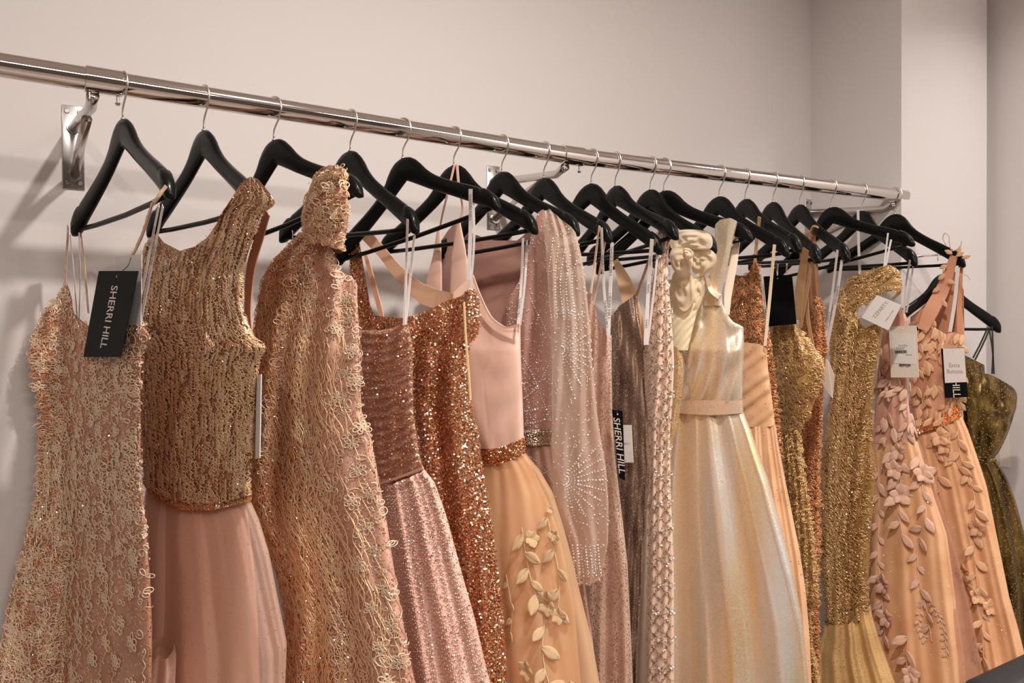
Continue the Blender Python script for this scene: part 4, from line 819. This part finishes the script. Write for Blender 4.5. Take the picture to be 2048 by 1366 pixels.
# ===== 13 apricot tulle
D13 = Dress(12, 6, 'apricot draped tulle strapless gown right of the silver gold gown')
m13 = fabric('apricot_pleated_tulle', K(220, 168, 114), K(204, 148, 92), K(200, 150, 100), .65, .5, glit=.012, gscale=420)
b13 = D13.loft('bodice', [(1478, 670), (1472, 800), (1478, 900)], [(1524, 670), (1533, 700), (1536, 736), (1545, 807), (1554, 880)], [(1478, 684), (1500, 686), (1518, 688), (1530, 696)], m13, bot=[(1478, 852), (1552, 850)], tl=[(680, .035), (850, .03)], folds=[(1.4, .0022, .0022), (2.1, .001, .002)], diag=3.2, rows=80, cols=80)
D13.loft('skirt', [(1478, 845), (1470, 1000), (1480, 1366)], [(1551, 848), (1557, 890), (1569, 953), (1584, 1027), (1599, 1101), (1610, 1175), (1618, 1267), (1622, 1366)], [(1478, 851), (1551, 849)], m13, tl=[(850, .03), (1366, .07), (2000, .1)], folds=[(4, .002, .012), (9, .001, .004)], rows=70, cols=110)
loop(D13, [(1549, 489, .014), (1540, 590), (1530, 692, .02)], .0085, M['cream_ribbon'])
# ===== 14 dark gold sequins
D14 = Dress(13, -5, 'dark antique gold sequin gown glimpsed between the silver gown strap and blank black tag')
m14 = fabric('dark_gold_net', K(150, 102, 54), K(118, 76, 36), K(170, 120, 70), .5, .2, .2, glit=.25, gscale=420, gcol=K(205, 155, 85, 1.2, .9), tilt=.6)
b14 = D14.loft('gown_body', [(1461, 530), (1455, 700), (1465, 900), (1480, 1366)], [(1514, 500), (1522, 580), (1530, 640), (1545, 700), (1556, 800), (1562, 900), (1572, 1000), (1600, 1366)],
    [(1461, 545), (1478, 552), (1490, 553), (1500, 543), (1508, 524), (1514, 528)], m14, tl=[(520, .015), (700, .03), (1366, .04)], folds=[(1.5, .003, .005)], wob=.003, rows=90, cols=80)
cords(b14, 'lace_cording', 900, (.003, .006), .0008, cord_dark, mask=lambda x, y, u, v: (y < 950)*1.); discs(b14, 'sequins', 2400, (.0012, .0022), seq_gold, tilt=.6, mask=lambda x, y, u, v: (y < 950)*1.); beads(b14, 'gold_beads', 500, (.001, .002), bead_g)
o_, P_, T_, sd_, nn_ = D14.strip('beaded_strap', [(1519, 434, .016), (1516, 460, .010), (1512, 500), (1509, 545)], [.010, .009, .009, .012], m14, .008, thick=.003, n=24)
tubes('strap_beads', np.stack([P_+sd_*(.003*np.sin(np.arange(len(P_))*f))[:, None]+nn_*.002 for f in (1.7, 2.3)]), np.repeat(nn_[None], 2, 0), .0014, cord_gold, o_)
# ===== 15 mustard lace
D15 = Dress(14, -8, 'mustard satin gown with raised gold lace and sheer tan shoulder bands')
m15 = fabric('mustard_satin', K(196, 152, 80, 1.1, .85), K(172, 126, 60, 1.1, .85), K(190, 150, 90), .38, .2, bump=.04)
b15 = D15.loft('bodice', [(1536, 600), (1545, 800), (1556, 860)], [(1596, 600), (1601, 659), (1626, 694), (1647, 719), (1649, 736), (1640, 771), (1620, 830), (1600, 860)], [(1536, 652), (1565, 650), (1591, 648), (1601, 659), (1626, 692), (1647, 722)], m15, bot=[(1556, 862), (1600, 858)], tl=[(640, .03), (740, .045), (860, .028)], folds=[(1.2, .003, .003)], wob=.003, rows=60, cols=60)
s15 = D15.loft('skirt', [(1556, 855), (1570, 1000), (1585, 1366)], [(1599, 855), (1603, 900), (1610, 953), (1618, 1008), (1629, 1082), (1637, 1190), (1622, 1212), (1624, 1280), (1635, 1340), (1642, 1366)], [(1556, 858), (1600, 856)], m15, tl=[(850, .03), (1366, .05)], folds=[(2, .002, .008)], wob=.003, rows=80, cols=70)
cords(b15, 'lace_cording', 420, (.003, .007), .0010, cord_olive, mask=lambda x, y, u, v: np.clip(1-np.abs(x-(1570+(y-700)*.15))/34, .02, 1)); cords(b15, 'lace_cording', 110, (.004, .008), .0010, cord_olive, mask=lambda x, y, u, v: (x > 1600)*(y < 790)*1.)
cords(s15, 'lace_cording', 1500, (.003, .007), .0010, cord_olive, kinds=('petal', 's', 'spiral')); discs(s15, 'sparkle_sequins', 900, (.0008, .0014), sparkle, tilt=.8, lift=.003); beads(b15, 'gold_beads', 260, (.001, .0016), bead_g); beads(s15, 'gold_beads', 600, (.001, .0016), bead_g)
sh15 = fabric('sheer_tan_net', K(196, 152, 92), K(176, 130, 70), None, .6, .4, alpha=.8)
D15.strip('sheer_band', [(1612, 498, .014), (1602, 560), (1594, 640, .02)], [.022, .030, .026], sh15, .006, thick=.002, n=20)
D15.strip('sheer_band', [(1624, 520, .0), (1614, 580), (1600, 655, .02)], [.008, .012, .012], sh15, .008, thick=.002, n=16)
D15.strip('sheer_band', [(1614, 560, -.02), (1616, 640, -.02), (1628, 700, -.01)], [.006, .012, .008], sh15, 0, thick=.002, n=16)
loop(D15, [(1556, 520, -.02), (1554, 560, -.02)], .005); loop(D15, [(1574, 520, -.02), (1572, 560, -.02)], .005)
# ===== 16 burnt gold
D16 = Dress(15, -8, 'burnt gold beaded lace gown with a sheer brown upper panel')
m16 = fabric('burnt_gold_net', K(170, 112, 56), K(140, 86, 38), None, .5, .3, .1, glit=.3, gscale=420, gcol=K(205, 145, 80, 1.2, .9), tilt=.6)
b16 = D16.loft('gown_body', [(1600, 600), (1596, 900), (1605, 1366)], [(1640, 560), (1648, 620), (1655, 700), (1648, 760), (1641, 900), (1641, 1000), (1638, 1180), (1638, 1366)], [(1600, 640), (1620, 636), (1636, 590), (1648, 612)], m16, tl=[(600, .02), (700, .03), (1366, .035)], wob=.003, rows=70, cols=50)
cords(b16, 'lace_cording', 1100, (.003, .006), .0010, cord_dark); beads(b16, 'gold_beads', 500, (.001, .0018), bead_g)
sh16 = fabric('sheer_brown_net', K(176, 118, 62), K(150, 94, 44), None, .6, .4, alpha=.82)
D16.loft('sheer_panel', [(1598, 455), (1600, 560), (1602, 660)], [(1630, 455), (1638, 560), (1644, 660)], [(1598, 482), (1612, 468), (1630, 466)], sh16, bot=[(1602, 650), (1644, 645)], t=.012, folds=[(3, .002, .004)], rows=30, cols=40)
o_, P_, T_, sd_, nn_ = D16.strip('beaded_strap', [(1637, 456, .010), (1629, 452, .016), (1622, 462, .014), (1619, 490, .006)], [.005, .007, .007, .006], m16, .010, thick=.003, n=18)
tubes('strap_beads', np.stack([P_+sd_*(.002*np.sin(np.arange(len(P_))*f))[:, None]+nn_*.002 for f in (1.7, 2.3)]), np.repeat(nn_[None], 2, 0), .0013, cord_gold, o_)
loop(D16, [(1675, 500, .014), (1664, 590), (1648, 694)], .0075, text='SHERRI HILL', tat=(.75,), tlen=.05); loop(D16, [(1684, 520, .002), (1672, 600), (1654, 694)], .009, text='SHERRI HILL', tat=(.4,), tlen=.05)
# ===== 17 antique gold off shoulder
D17 = Dress(16, 5, 'antique gold beaded mermaid gown with off-shoulder band and tulle hem')
m17 = fabric('olive_gold_net', K(170, 130, 64, 1.1, .85), K(134, 96, 42, 1.1, .85), K(150, 112, 56), .5, .3, .1, glit=.22, gscale=420, gcol=K(220, 180, 105, 1.2, .9), tilt=.6)
b17 = D17.loft('gown_body', [(1694, 540), (1690, 572), (1678, 584), (1668, 617), (1661, 666), (1661, 736), (1660, 820), (1650, 880), (1642, 950), (1637, 1082), (1650, 1190), (1654, 1260)],
    [(1765, 640), (1765, 662), (1757, 714), (1752, 745), (1747, 776), (1745, 820), (1745, 900), (1751, 934), (1747, 1008), (1740, 1082), (1736, 1167), (1742, 1250)],
    [(1694, 562), (1704, 592), (1712, 622), (1722, 650), (1732, 656), (1753, 646), (1765, 660)], m17, bot=[(1654, 1235), (1690, 1245), (1742, 1215)], tl=[(560, .012), (650, .04), (900, .036), (1200, .04)], folds=[(1.3, .003, .006, 1.)], wob=.003, rows=100, cols=80)
cords(b17, 'lace_cording', 1500, (.003, .006), .0009, cord_olive, mask=lambda x, y, u, v: np.clip(1.1-u*.9, .1, 1)); strands(b17, 'bugle_strands', 500, (.02, .06), .0010, cord_olive, mask=lambda x, y, u, v: np.clip(1.1-u*1.4, .02, 1), amp=.03)
discs(b17, 'sparkle_sequins', 2600, (.0008, .0014), sparkle, tilt=.8, lift=.003, mask=lambda x, y, u, v: np.clip(1.1-u*.8, .1, 1)); beads(b17, 'gold_beads', 1800, (.001, .0018), bead_g, mask=lambda x, y, u, v: np.clip(1.1-u*.8, .1, 1))
bd = D17.loft('shoulder_band', [(1694, 540), (1690, 640)], [(1798, 530), (1801, 600)], [(1694, 562), (1712, 552), (1732, 546), (1752, 538), (1769, 534), (1787, 537), (1798, 556)], m17, bot=[(1692, 628), (1712, 618), (1743, 600), (1776, 582), (1801, 580)], t=.024, rows=30, cols=70, off=.012, wob=.003)
cords(bd, 'lace_cording', 560, (.003, .006), .0011, cord_olive); beads(bd, 'gold_beads', 420, (.001, .0018), bead_g)
D17.strip('band_lining', [(1797, 560, -.01), (1798, 585, -.006), (1786, 598, .0)], [.010, .012, .006], m17, .0, thick=.002, n=10)
s17 = D17.loft('tulle_hem', [(1654, 1210), (1646, 1270), (1636, 1297), (1630, 1366)], [(1740, 1200), (1744, 1230), (1758, 1279), (1781, 1341), (1790, 1366)], [(1654, 1240), (1690, 1240), (1741, 1205)], fabric('gold_tulle', K(204, 160, 92, 1.1, .85), K(186, 142, 76, 1.1, .85), None, .65, .5, glit=.05, gscale=520), tl=[(1210, .04), (1366, .07), (2000, .12)], folds=[(3.5, .006, .02), (8, .002, .006)], rows=40, cols=110)
beadlines(b17, 'bead_chain', [[(1690, 900), (1715, 1000), (1705, 1080), (1695, 1160), (1680, 1230)], [(1700, 940), (1722, 1060), (1740, 1080)], [(1745, 1100), (1738, 1180), (1741, 1210)]], 4, (.0014, .002), bead_g)
loop(D17, [(1776, 466, .014), (1772, 500), (1768, 536)], .005); loop(D17, [(1783, 476, .0), (1777, 505), (1771, 536)], .005); 
# ===== 18 dusty pink applique
D18 = Dress(17, -3, 'dusty pink applique gown with vine embroidered tulle skirt under the barcode tag')
m18 = fabric('dusty_pink_net', K(206, 148, 118), K(180, 118, 88), K(214, 150, 116), .6, .4)
m18u = fabric('apricot_lining_skirt', K(222, 164, 106), K(210, 146, 86), None, .6, .3)
m18t = fabric('rose_tulle_overlay', K(204, 152, 124), K(192, 136, 108), None, .75, .5, alpha=.45, glit=.01, gscale=300)
b18 = D18.loft('bodice', [(1772, 600), (1760, 700), (1752, 780), (1747, 860), (1744, 900)], [(1806, 600), (1816, 640), (1818, 700), (1815, 757), (1817, 807), (1824, 852), (1836, 900)], [(1772, 640), (1786, 620), (1797, 612), (1808, 622), (1816, 648)], m18, bot=[(1744, 885), (1836, 885)], tl=[(600, .014), (700, .03), (880, .03)], wob=.003, rows=60, cols=60)
u18 = D18.loft('underskirt', [(1745, 875), (1742, 1000), (1741, 1100), (1740, 1366)], [(1834, 880), (1853, 941), (1869, 997), (1893, 1067), (1908, 1175), (1927, 1304), (1932, 1366)], [(1745, 882), (1834, 882)], m18u, tl=[(880, .028), (1366, .06), (2000, .1)], folds=[(2.5, .002, .012, 2.), (6, .001, .005)], rows=70, cols=110)
D18.loft('tulle_overlay', [(1743, 875), (1738, 1000), (1736, 1100), (1735, 1366)], [(1838, 880), (1866, 960), (1890, 1034), (1914, 1112), (1943, 1230), (1964, 1338), (1970, 1366)], [(1743, 880), (1838, 880)], m18t, tl=[(880, .020), (1366, .052), (2000, .09)], folds=[(3, .002, .010)], rows=60, cols=90, off=-.012)
lf18 = leafmesh('applique_leaf', app_pink, .25, .04, .04); pt18 = leafmesh('applique_petal', app_pink, .40, .14, 0, 6)
for _ in range(60):
    y = random.uniform(660, 880); x = random.uniform(1760, 1828); put(b18, 'applique_leaf', lf18, x, y, random.uniform(130, 240), random.uniform(.024, .042), .002, .08)
acc = []
vine(u18, [(1757, 930), (1758, 1020), (1756, 1110), (1765, 1200), (1772, 1280)], lf18, .040, 26, .0013, app_pink, acc)
vine(u18, [(1790, 890), (1800, 960), (1798, 1020), (1805, 1070)], lf18, .046, 26, .0013, app_pink, acc)
vine(u18, [(1835, 900), (1842, 960), (1850, 1020), (1835, 1090), (1836, 1150), (1850, 1200), (1862, 1270)], lf18, .038, 28, .0013, app_pink, acc)
vine(u18, [(1815, 1250), (1812, 1300), (1818, 1366)], lf18, .042, 22, .0013, app_pink, acc)
vine(u18, [(1850, 1180), (1880, 1230), (1892, 1300)], lf18, .014, 7, .0010, app_pink, acc); vine(u18, [(1850, 1190), (1835, 1230), (1850, 1270)], lf18, .014, 7, .0010, app_pink, acc)
for x, y in ((1800, 900), (1790, 935), (1845, 945), (1800, 985), (1770, 1160), (1820, 1330), (1775, 1225)): flower(u18, pt18, x, y, .032)
tubes('vine_stems', np.stack([a for a, _ in acc]), np.stack([b for _, b in acc]), .0014, app_pink, u18.ob)
beads(u18, 'crystal_beads', 170, (.0010, .0018), bead_w, mask=lambda x, y, u, v: 1.*(y > 800))
loop(D18, [(1820, 520, .014), (1812, 570), (1808, 625)], .006, text='SHERRI HILL', tat=(.4,), tlen=.04); loop(D18, [(1827, 522, .0), (1821, 580), (1813, 625)], .005)
loop(D18, [(1716, 420, .014), (1717, 480, .01), (1720, 556, .01)], .0085)
# ===== 19 peach leafy halter
D19 = Dress(18, 6, 'peach halter gown covered in leaf applique with a crystal belt, last on the rail')
m19 = fabric('peach_net', K(210, 146, 100), K(188, 120, 76), K(206, 136, 92), .6, .4)
m19u = fabric('peach_skirt_lining', K(224, 164, 104), K(212, 148, 86), None, .6, .3)
m19t = fabric('peach_tulle_overlay', K(216, 164, 118), K(204, 148, 100), None, .75, .5, alpha=.4)
b19 = D19.loft('bodice', [(1822, 600), (1818, 700), (1822, 800), (1828, 860)], [(1928, 560), (1929, 671), (1924, 693), (1922, 760), (1921, 850)], [(1822, 634), (1845, 616), (1858, 632), (1873, 658), (1890, 668), (1906, 664), (1928, 671)], m19,
    back=[(1822, 640), (1858, 600), (1893, 545), (1910, 540), (1928, 580)], bot=[(1828, 850), (1921, 828)], tl=[(560, .02), (700, .045), (840, .032)], wob=.003, rows=60, cols=70)
D19.strip('front_strap', [(1908, 512, .010), (1898, 545), (1882, 585), (1862, 622, .02), (1846, 660, .03)], [.020, .030, .040, .044, .03], m19, .012, thick=.003, n=30)
D19.strip('back_strap', [(1922, 528, -.01), (1919, 600, -.01), (1922, 680, .01)], [.013, .014, .020], m19, .004, thick=.003, n=20)
lf19 = leafmesh('applique_leaf', app_peach, .25, .04, .04); pt19 = leafmesh('applique_petal', app_peach, .40, .14, 0, 6)
for _ in range(90):
    y = random.uniform(635, 850); x = random.uniform(1826, 1925); put(b19, 'applique_leaf', lf19, x, y, random.uniform(130, 240), random.uniform(.024, .042), .002, .08)
sfs = b19
be19 = D19.loft('crystal_belt', [(1826, 810), (1828, 870)], [(1922, 780), (1922, 840)], [(1826, 842), (1870, 832), (1922, 804)], m19, bot=[(1828, 868), (1880, 852), (1922, 832)], t=.038, rows=10, cols=60)
beads(be19, 'belt_crystals', 1500, (.0014, .0024), seq_cu)
u19 = D19.loft('underskirt', [(1830, 850), (1845, 950), (1865, 1080), (1890, 1200), (1905, 1366)], [(1921, 826), (1936, 860), (1955, 915), (1973, 971), (1988, 1045), (2003, 1119), (2018, 1193), (2034, 1249), (2048, 1304), (2062, 1366)], [(1830, 862), (1880, 850), (1921, 828)], m19u, tl=[(830, .028), (1366, .06), (2000, .1)], folds=[(2.5, .002, .012), (7, .001, .004)], rows=70, cols=110)
acc = []
vine(u19, [(1870, 870), (1875, 930), (1880, 990)], lf19, .044, 26, .0013, app_peach, acc); vine(u19, [(1915, 850), (1920, 910), (1940, 960), (1950, 1020), (1945, 1080), (1950, 1140), (1958, 1200), (1962, 1270), (1965, 1310)], lf19, .038, 24, .0013, app_peach, acc)
vine(u19, [(1905, 900), (1925, 940), (1945, 950)], lf19, .036, 22, .0013, app_peach, acc); vine(u19, [(1925, 1120), (1935, 1170), (1948, 1200)], lf19, .044, 26, .0013, app_peach, acc)
for x, y in ((1890, 890), (1955, 1050), (1930, 1135), (1950, 1180), (1972, 1205), (1880, 870), (1960, 1290)): flower(u19, pt19, x, y, .030)
tubes('vine_stems', np.stack([a for a, _ in acc]), np.stack([b for _, b in acc]), .0014, app_peach, u19.ob)
beads(u19, 'crystal_beads', 240, (.0010, .0018), bead_w); beads(b19, 'crystal_beads', 160, (.0010, .0018), bead_w)
for q in ([(1892, 490), (1886, 474), (1890, 466), (1897, 470), (1899, 486), (1902, 500)], [(1902, 502), (1912, 500), (1921, 492), (1923, 482)], [(1928, 548), (1936, 552), (1941, 560)]):
    P = spline([D19.pt(x, y, .02, 9) for x, y in q], 20); V, F = tube(P, .0016, 8); mk('loose_tie', V, F, plain('beige_tie', K(190, 165, 135), .6), D19.root)
for x, y, a in ((1905, 508, 300), (1912, 512, 70), (1895, 530, 250), (1924, 516, 80), (1916, 508, 20), (1890, 548, 230), (1880, 575, 240), (1895, 560, 120), (1870, 600, 220), (1885, 600, 150), (1858, 620, 240)):
    p = D19.pt(x, y, .020); o = bpy.data.objects.new('applique_leaf', lf19); C.objects.link(o); o.parent = D19.root
    n = D19.n; a_ = math.radians(a); rt = -D19.d if (-D19.d)@RT > 0 else D19.d; Y = np.array([0, 0, 1.])*math.cos(a_)+rt*math.sin(a_); X_ = np.cross(Y, n); s_ = .024
    l = D19.root.location; o.matrix_local = Matrix(((X_[0]*s_, Y[0]*s_, n[0]*s_, p[0]-l.x), (X_[1]*s_, Y[1]*s_, n[1]*s_, p[1]-l.y), (X_[2]*s_, Y[2]*s_, n[2]*s_, p[2]-l.z), (0, 0, 0, 1)))
loop(D19, [(1916, 535, .016), (1910, 600, .01), (1900, 664, .015)], .010)
# ===== 20 olive gold bow gown, hung against the column
cw_ = wallpt(1886, 548, -.415)
O20 = np.array([cw_[0], -.415, cw_[2]+.057])
hk = empty('wall_hook', tuple(O20+np.array([0, .091, .01])), 'small chrome wall hook on the column, hidden behind the peach gown', 'hook')
V, F = tube([O20+np.array([0, .091, .0]), O20+np.array([0, .02, 0]), O20+np.array([0, -.02, 0]), O20+np.array([0, -.024, .008])], .0035, 10); mk('hook_arm', V, F, M['chrome'], hk)
V, F = tube([O20+np.array([0, .091, 0]), O20+np.array([0, .087, 0])], .010, 20); autosmooth(mk('hook_plate', V, F, M['chrome'], hk))
dd_, nn0 = frame(0, 76)
parts, L20 = hanger_meshes(dd_, nn0, O20, -1, .057)
e = empty('clothes_hanger', tuple(O20), 'black wooden hanger against the column, its right tip with crossed black straps', 'hanger')
mk('hanger_body', *parts['body'], M['black'], e); mk('trouser_bar', *parts['trouser_bar'], M['black'], e)
hook2 = tube([O20+np.array([0, 0, -.057]), O20+np.array([0, 0, -.04])]+[O20+dd_*(.0195*math.cos(math.radians(a)))+np.array([0, 0, -.0125+.0195*math.sin(math.radians(a))]) for a in np.linspace(-80, 200, 20)], .0013, 8); mk('hook', *hook2, M['wire'], e)
D20 = Dress(None, 76, 'olive gold metallic gown with a big stiff bow, hung against the column at far right', O=O20)
m20 = fabric('olive_gold_brocade', K(130, 104, 50, 1.1, .95), K(60, 44, 16, 1., 1), K(90, 70, 34), .3, .1, .7, glit=.10, gscale=420, gcol=K(225, 195, 130, 1.2, 1), tilt=.5, vscale=30, bump=.8, bscale=130, stretch=(1, 1, .3))
D20.loft('bodice', [(1880, 700), (1885, 850), (1905, 930)], [(1966, 700), (1975, 800), (1985, 935)], [(1880, 712), (1928, 710), (1966, 730)], m20, bot=[(1905, 925), (1985, 925)], tl=[(700, .045), (920, .03)], wob=.004, rows=50, cols=60)
D20.loft('skirt', [(1905, 920), (1890, 1366)], [(1990, 915), (2015, 956), (2031, 1000), (2048, 1064), (2075, 1180), (2095, 1366)], [(1905, 922), (1990, 920)], m20, tl=[(920, .03), (1366, .06), (2000, .08)], folds=[(5, .006, .022), (9, .002, .006)], rows=60, cols=120)
petalcloth(D20, 'bow_loop', [(1930, 713), (1945, 718), (1967, 731), (1964, 748), (1952, 765), (1948, 790), (1950, 830), (1958, 880), (1962, 915), (1945, 900), (1935, 840), (1930, 770)], m20, .075, .004, 11, .025)
petalcloth(D20, 'bow_loop', [(1966, 744), (1985, 750), (2010, 764), (2034, 779), (2034, 800), (2033, 817), (2026, 840), (2015, 869), (2000, 900), (1988, 922), (1966, 918), (1956, 880), (1948, 830), (1950, 790), (1956, 765)], m20, .065, .004, 12, .045)
petalcloth(D20, 'bow_knot', [(1950, 908), (1970, 918), (1992, 910), (1994, 922), (1975, 930), (1955, 926)], m20, .105, .004, 13, .012)
for q in ([(1976, 654), (1962, 685), (1946, 716)], [(1978, 656), (1985, 700), (1988, 748)], [(1981, 654), (1965, 690), (1950, 720)], [(1984, 652), (1986, 700), (1984, 748)]):
    D20.strip('black_shoulder_strap', q, .005, black_strap, .03, n=10, thick=.0015)
# ------------------------------------------------------------------ tags
e, P, ax, ay, n, W, H = card(D1, [(198, 542), (277, 542), (242, 714), (167, 714)], M['blackcard'], 'black swing tag lettered in white on the nearest champagne lace gown', .030, string=[(258, 528, -.006), (262, 515, -.014)])
writing('SHERRI HILL', P(.5, .53), -ay, ax, n, H*.70, M['paleink'], e, 1.8, .008)
card(D1, [(229, 513), (284, 509), (282, 650), (250, 650)], M['whitecard'], 'white price card tucked behind the large black swing tag', .014, hole=False)
card(D2, [(512, 752), (523, 748), (520, 916), (510, 918)], M['whitecard'], 'white tag seen edge on between the beaded bodice and the halter gown', .004, hole=False, tiltk=(.0, .04, .04, .0), thick=.0014)
e, P, ax, ay, n, W, H = card(D8, [(1224, 819), (1245, 822), (1250, 961), (1238, 955)], M['blackcard'], 'narrow black swing tag at the waist of the bronze gown', .034, string=[(1229, 790, -.005), (1224, 740, -.01)])
writing('SHERRI HILL', P(.45, .52), -ay, ax, n, H*.82, M['paleink'], e, 1.2, .008)
e, P, ax, ay, n, W, H = card(D9, [(1244, 850), (1263, 850), (1267, 925), (1246, 925)], M['whitecard'], 'small white card beside the narrow black tag', .036, hole=False)
writing('ARTY', P(.45, .5), ax, ay, n, W*.66, M['greyink'], e, .9); writing('Size', P(.3, .94), ax, ay, n, W*.2, M['greyink'], e)
card(D15, [(1527, 553), (1584, 549), (1593, 648), (1537, 653)], M['blackcard'], 'blank black square tag hanging over the mustard gown', .046, string=[(1552, 540, -.01), (1553, 520, -.03)])
card(D16, [(1652, 718), (1658, 724), (1669, 752), (1665, 797)], M['creamcard'], 'small cream tag twisted edge on left of the antique gold gown', .034, hole=False, string=None)
card(D16, [(1652, 720), (1656, 722), (1665, 797), (1645, 768)], M['creamcard'], 'small cream tag folded open beside its twisted twin', .036, hole=False)
e, P, ax, ay, n, W, H = card(D17, [(1754, 590), (1803, 610), (1777, 661), (1723, 635)], M['whitecard'], 'tilted white card on the off-shoulder band of the antique gold gown', .048)
writing('ZZPARTY', P(.42, .45), ay*.92+ax*.1, -ax, n, H*.80, M['greyink'], e, 1.1); writing('Made in Time', P(.80, .5), ay, -ax, n, H*.45, M['greyink'], e)
e, P, ax, ay, n, W, H = card(D18, [(1778, 653), (1833, 651), (1838, 755), (1782, 755)], M['creamcard'], 'cream swing tag with a barcode and a white price sticker', .05)
def sub(P, n, a0, a1, b0, b1, mat, name, parent, lift=.0006, sk=0.):
    Q = [P(a0, b0), P(a1, b0+sk), P(a1, b1+sk), P(a0, b1)]; V = [q+n*lift for q in Q]+[q+n*.0001 for q in Q]
    F = [(0, 1, 2, 3), (7, 6, 5, 4)]+[(i, 4+i, 4+(i+1) % 4, (i+1) % 4) for i in range(4)]; return mk(name, V, F, mat, parent, False)
sub(P, n, .10, .92, .14, .72, M['whitecard'], 'price_sticker', e, .0008, .03)
writing('SherriPlus', P(.50, .38), ax, ay, n+n*1.2, W*.34, M['ink'], e)
for k in range(4): sub(P, n, .22, .22+.45*random.uniform(.6, 1), .41+k*.012, .414+k*.012, M['greyink'], 'print_line', e, .0012)
def barcode(P, n, a0, a1, b0, b1, e, lift):
    x = a0
    while x < a1:
        w1 = random.choice((.008, .012, .018)); sub(P, n, x, x+w1, b0, b1, M['ink'], 'barcode_bar', e, lift); x += w1+random.choice((.008, .014))
barcode(P, n, .20, .62, .47, .53, e, .0013); barcode(P, n, .32, .72, .735, .775, e, .0007); writing('4850.00', P(.68, .565), ax, ay, n+n*1.2, W*.22, M['ink'], e)
writing('999501 128677', P(.52, .79), ax, ay, n, W*.4, M['ink'], e)
e, P, ax, ay, n, W, H = card(D19, [(1882, 697), (1928, 695), (1936, 794), (1890, 796)], M['blackcard'], 'black swing tag mostly covered by a white spare button packet', .056, hole=False)
writing('HILL', P(.52, .83), -ay, ax, n, H*.34, M['paleink'], e, 1.15)
e2, P2, ax2, ay2, n2, W2, H2 = card(D19, [(1886, 697), (1928, 696), (1933, 764), (1890, 766)], M['whitecard'], 'white spare button packet on the black tag of the peach gown', .0585, 'button_packet', cat='packet')
writing('Extra', P2(.5, .50), ax2, ay2, n2, W2*.50, M['greyink'], e2, 1.2); writing('Buttons', P2(.5, .68), ax2, ay2, n2, W2*.74, M['greyink'], e2, 1.2)
# paper notice on the right wall
q = [wallpt(x, y, -.326) for x, y in ((1994, 830), (2016, 832), (2022, 935), (1998, 933))]
pn = plane_hit(2012, 880, np.array([2.6385, 0, 0]), np.array([1., 0, 0]))
no = empty('paper_notice', tuple(pn), 'pale paper notice taped on the right wall beside the olive bow', 'paper')
Q = [plane_hit(x, y, np.array([2.6385, 0, 0]), np.array([1., 0, 0])) for x, y in ((1996, 840), (2017, 838), (2022, 935), (2000, 933))]
V = [c+np.array([-.0006, 0, 0]) for c in Q]+Q; mk('sheet', V, [(0, 1, 2, 3), (7, 6, 5, 4)]+[(i, 4+i, 4+(i+1) % 4, (i+1) % 4) for i in range(4)], M['creamcard'], no, False)
# ------------------------------------------------------------------ black padded chair, lower right
ch = empty('padded_chair', (1.72, -1.15, 0), 'black leather padded chair back at the lower right corner', 'chair')
a_ = wallpt(1950, 1352, -1.10); b_ = wallpt(2048, 1318, -1.10)
def rbox(name, x0, x1, y0, y1, z0, z1, rot=None, mat=M['leather'], bev=.02):
    V, F = boxmesh(x0, x1, y0, y1, z0, z1); o = mk(name, V, F, mat, ch, True); m = o.modifiers.new('b', 'BEVEL'); m.width = bev; m.segments = 5; return o
zt = a_[2]-.018
x0 = a_[0]
V, F = boxmesh(x0, x0+.52, -1.15, -1.07, .50, 0)
V = [(x, y, (.50 if i < 4 else zt+.004+.02*min(1, (x-x0)/.25))) for i, (x, y, z) in enumerate(V)]
o = mk('backrest', V, F, M['leather'], ch, True); m = o.modifiers.new('b', 'BEVEL'); m.width = .022; m.segments = 6
V, F = tube([(x0+.02, -1.152, .56), (x0+.02, -1.152, zt-.03), (x0+.06, -1.152, zt-.012), (x0+.46, -1.152, zt+.006), (x0+.50, -1.152, zt-.03), (x0+.50, -1.152, .56)], .003, 8); mk('piping', V, F, M['leather'], o)
rbox('seat', x0, x0+.52, -1.60, -1.13, .42, .52)
for lx in (x0+.04, x0+.48):
    for ly in (-1.12, -1.56):
        V, F = tube([(lx, ly, 0), (lx, ly, .43)], [.012, .018], 12); mk('leg', V, F, M['black'], ch)
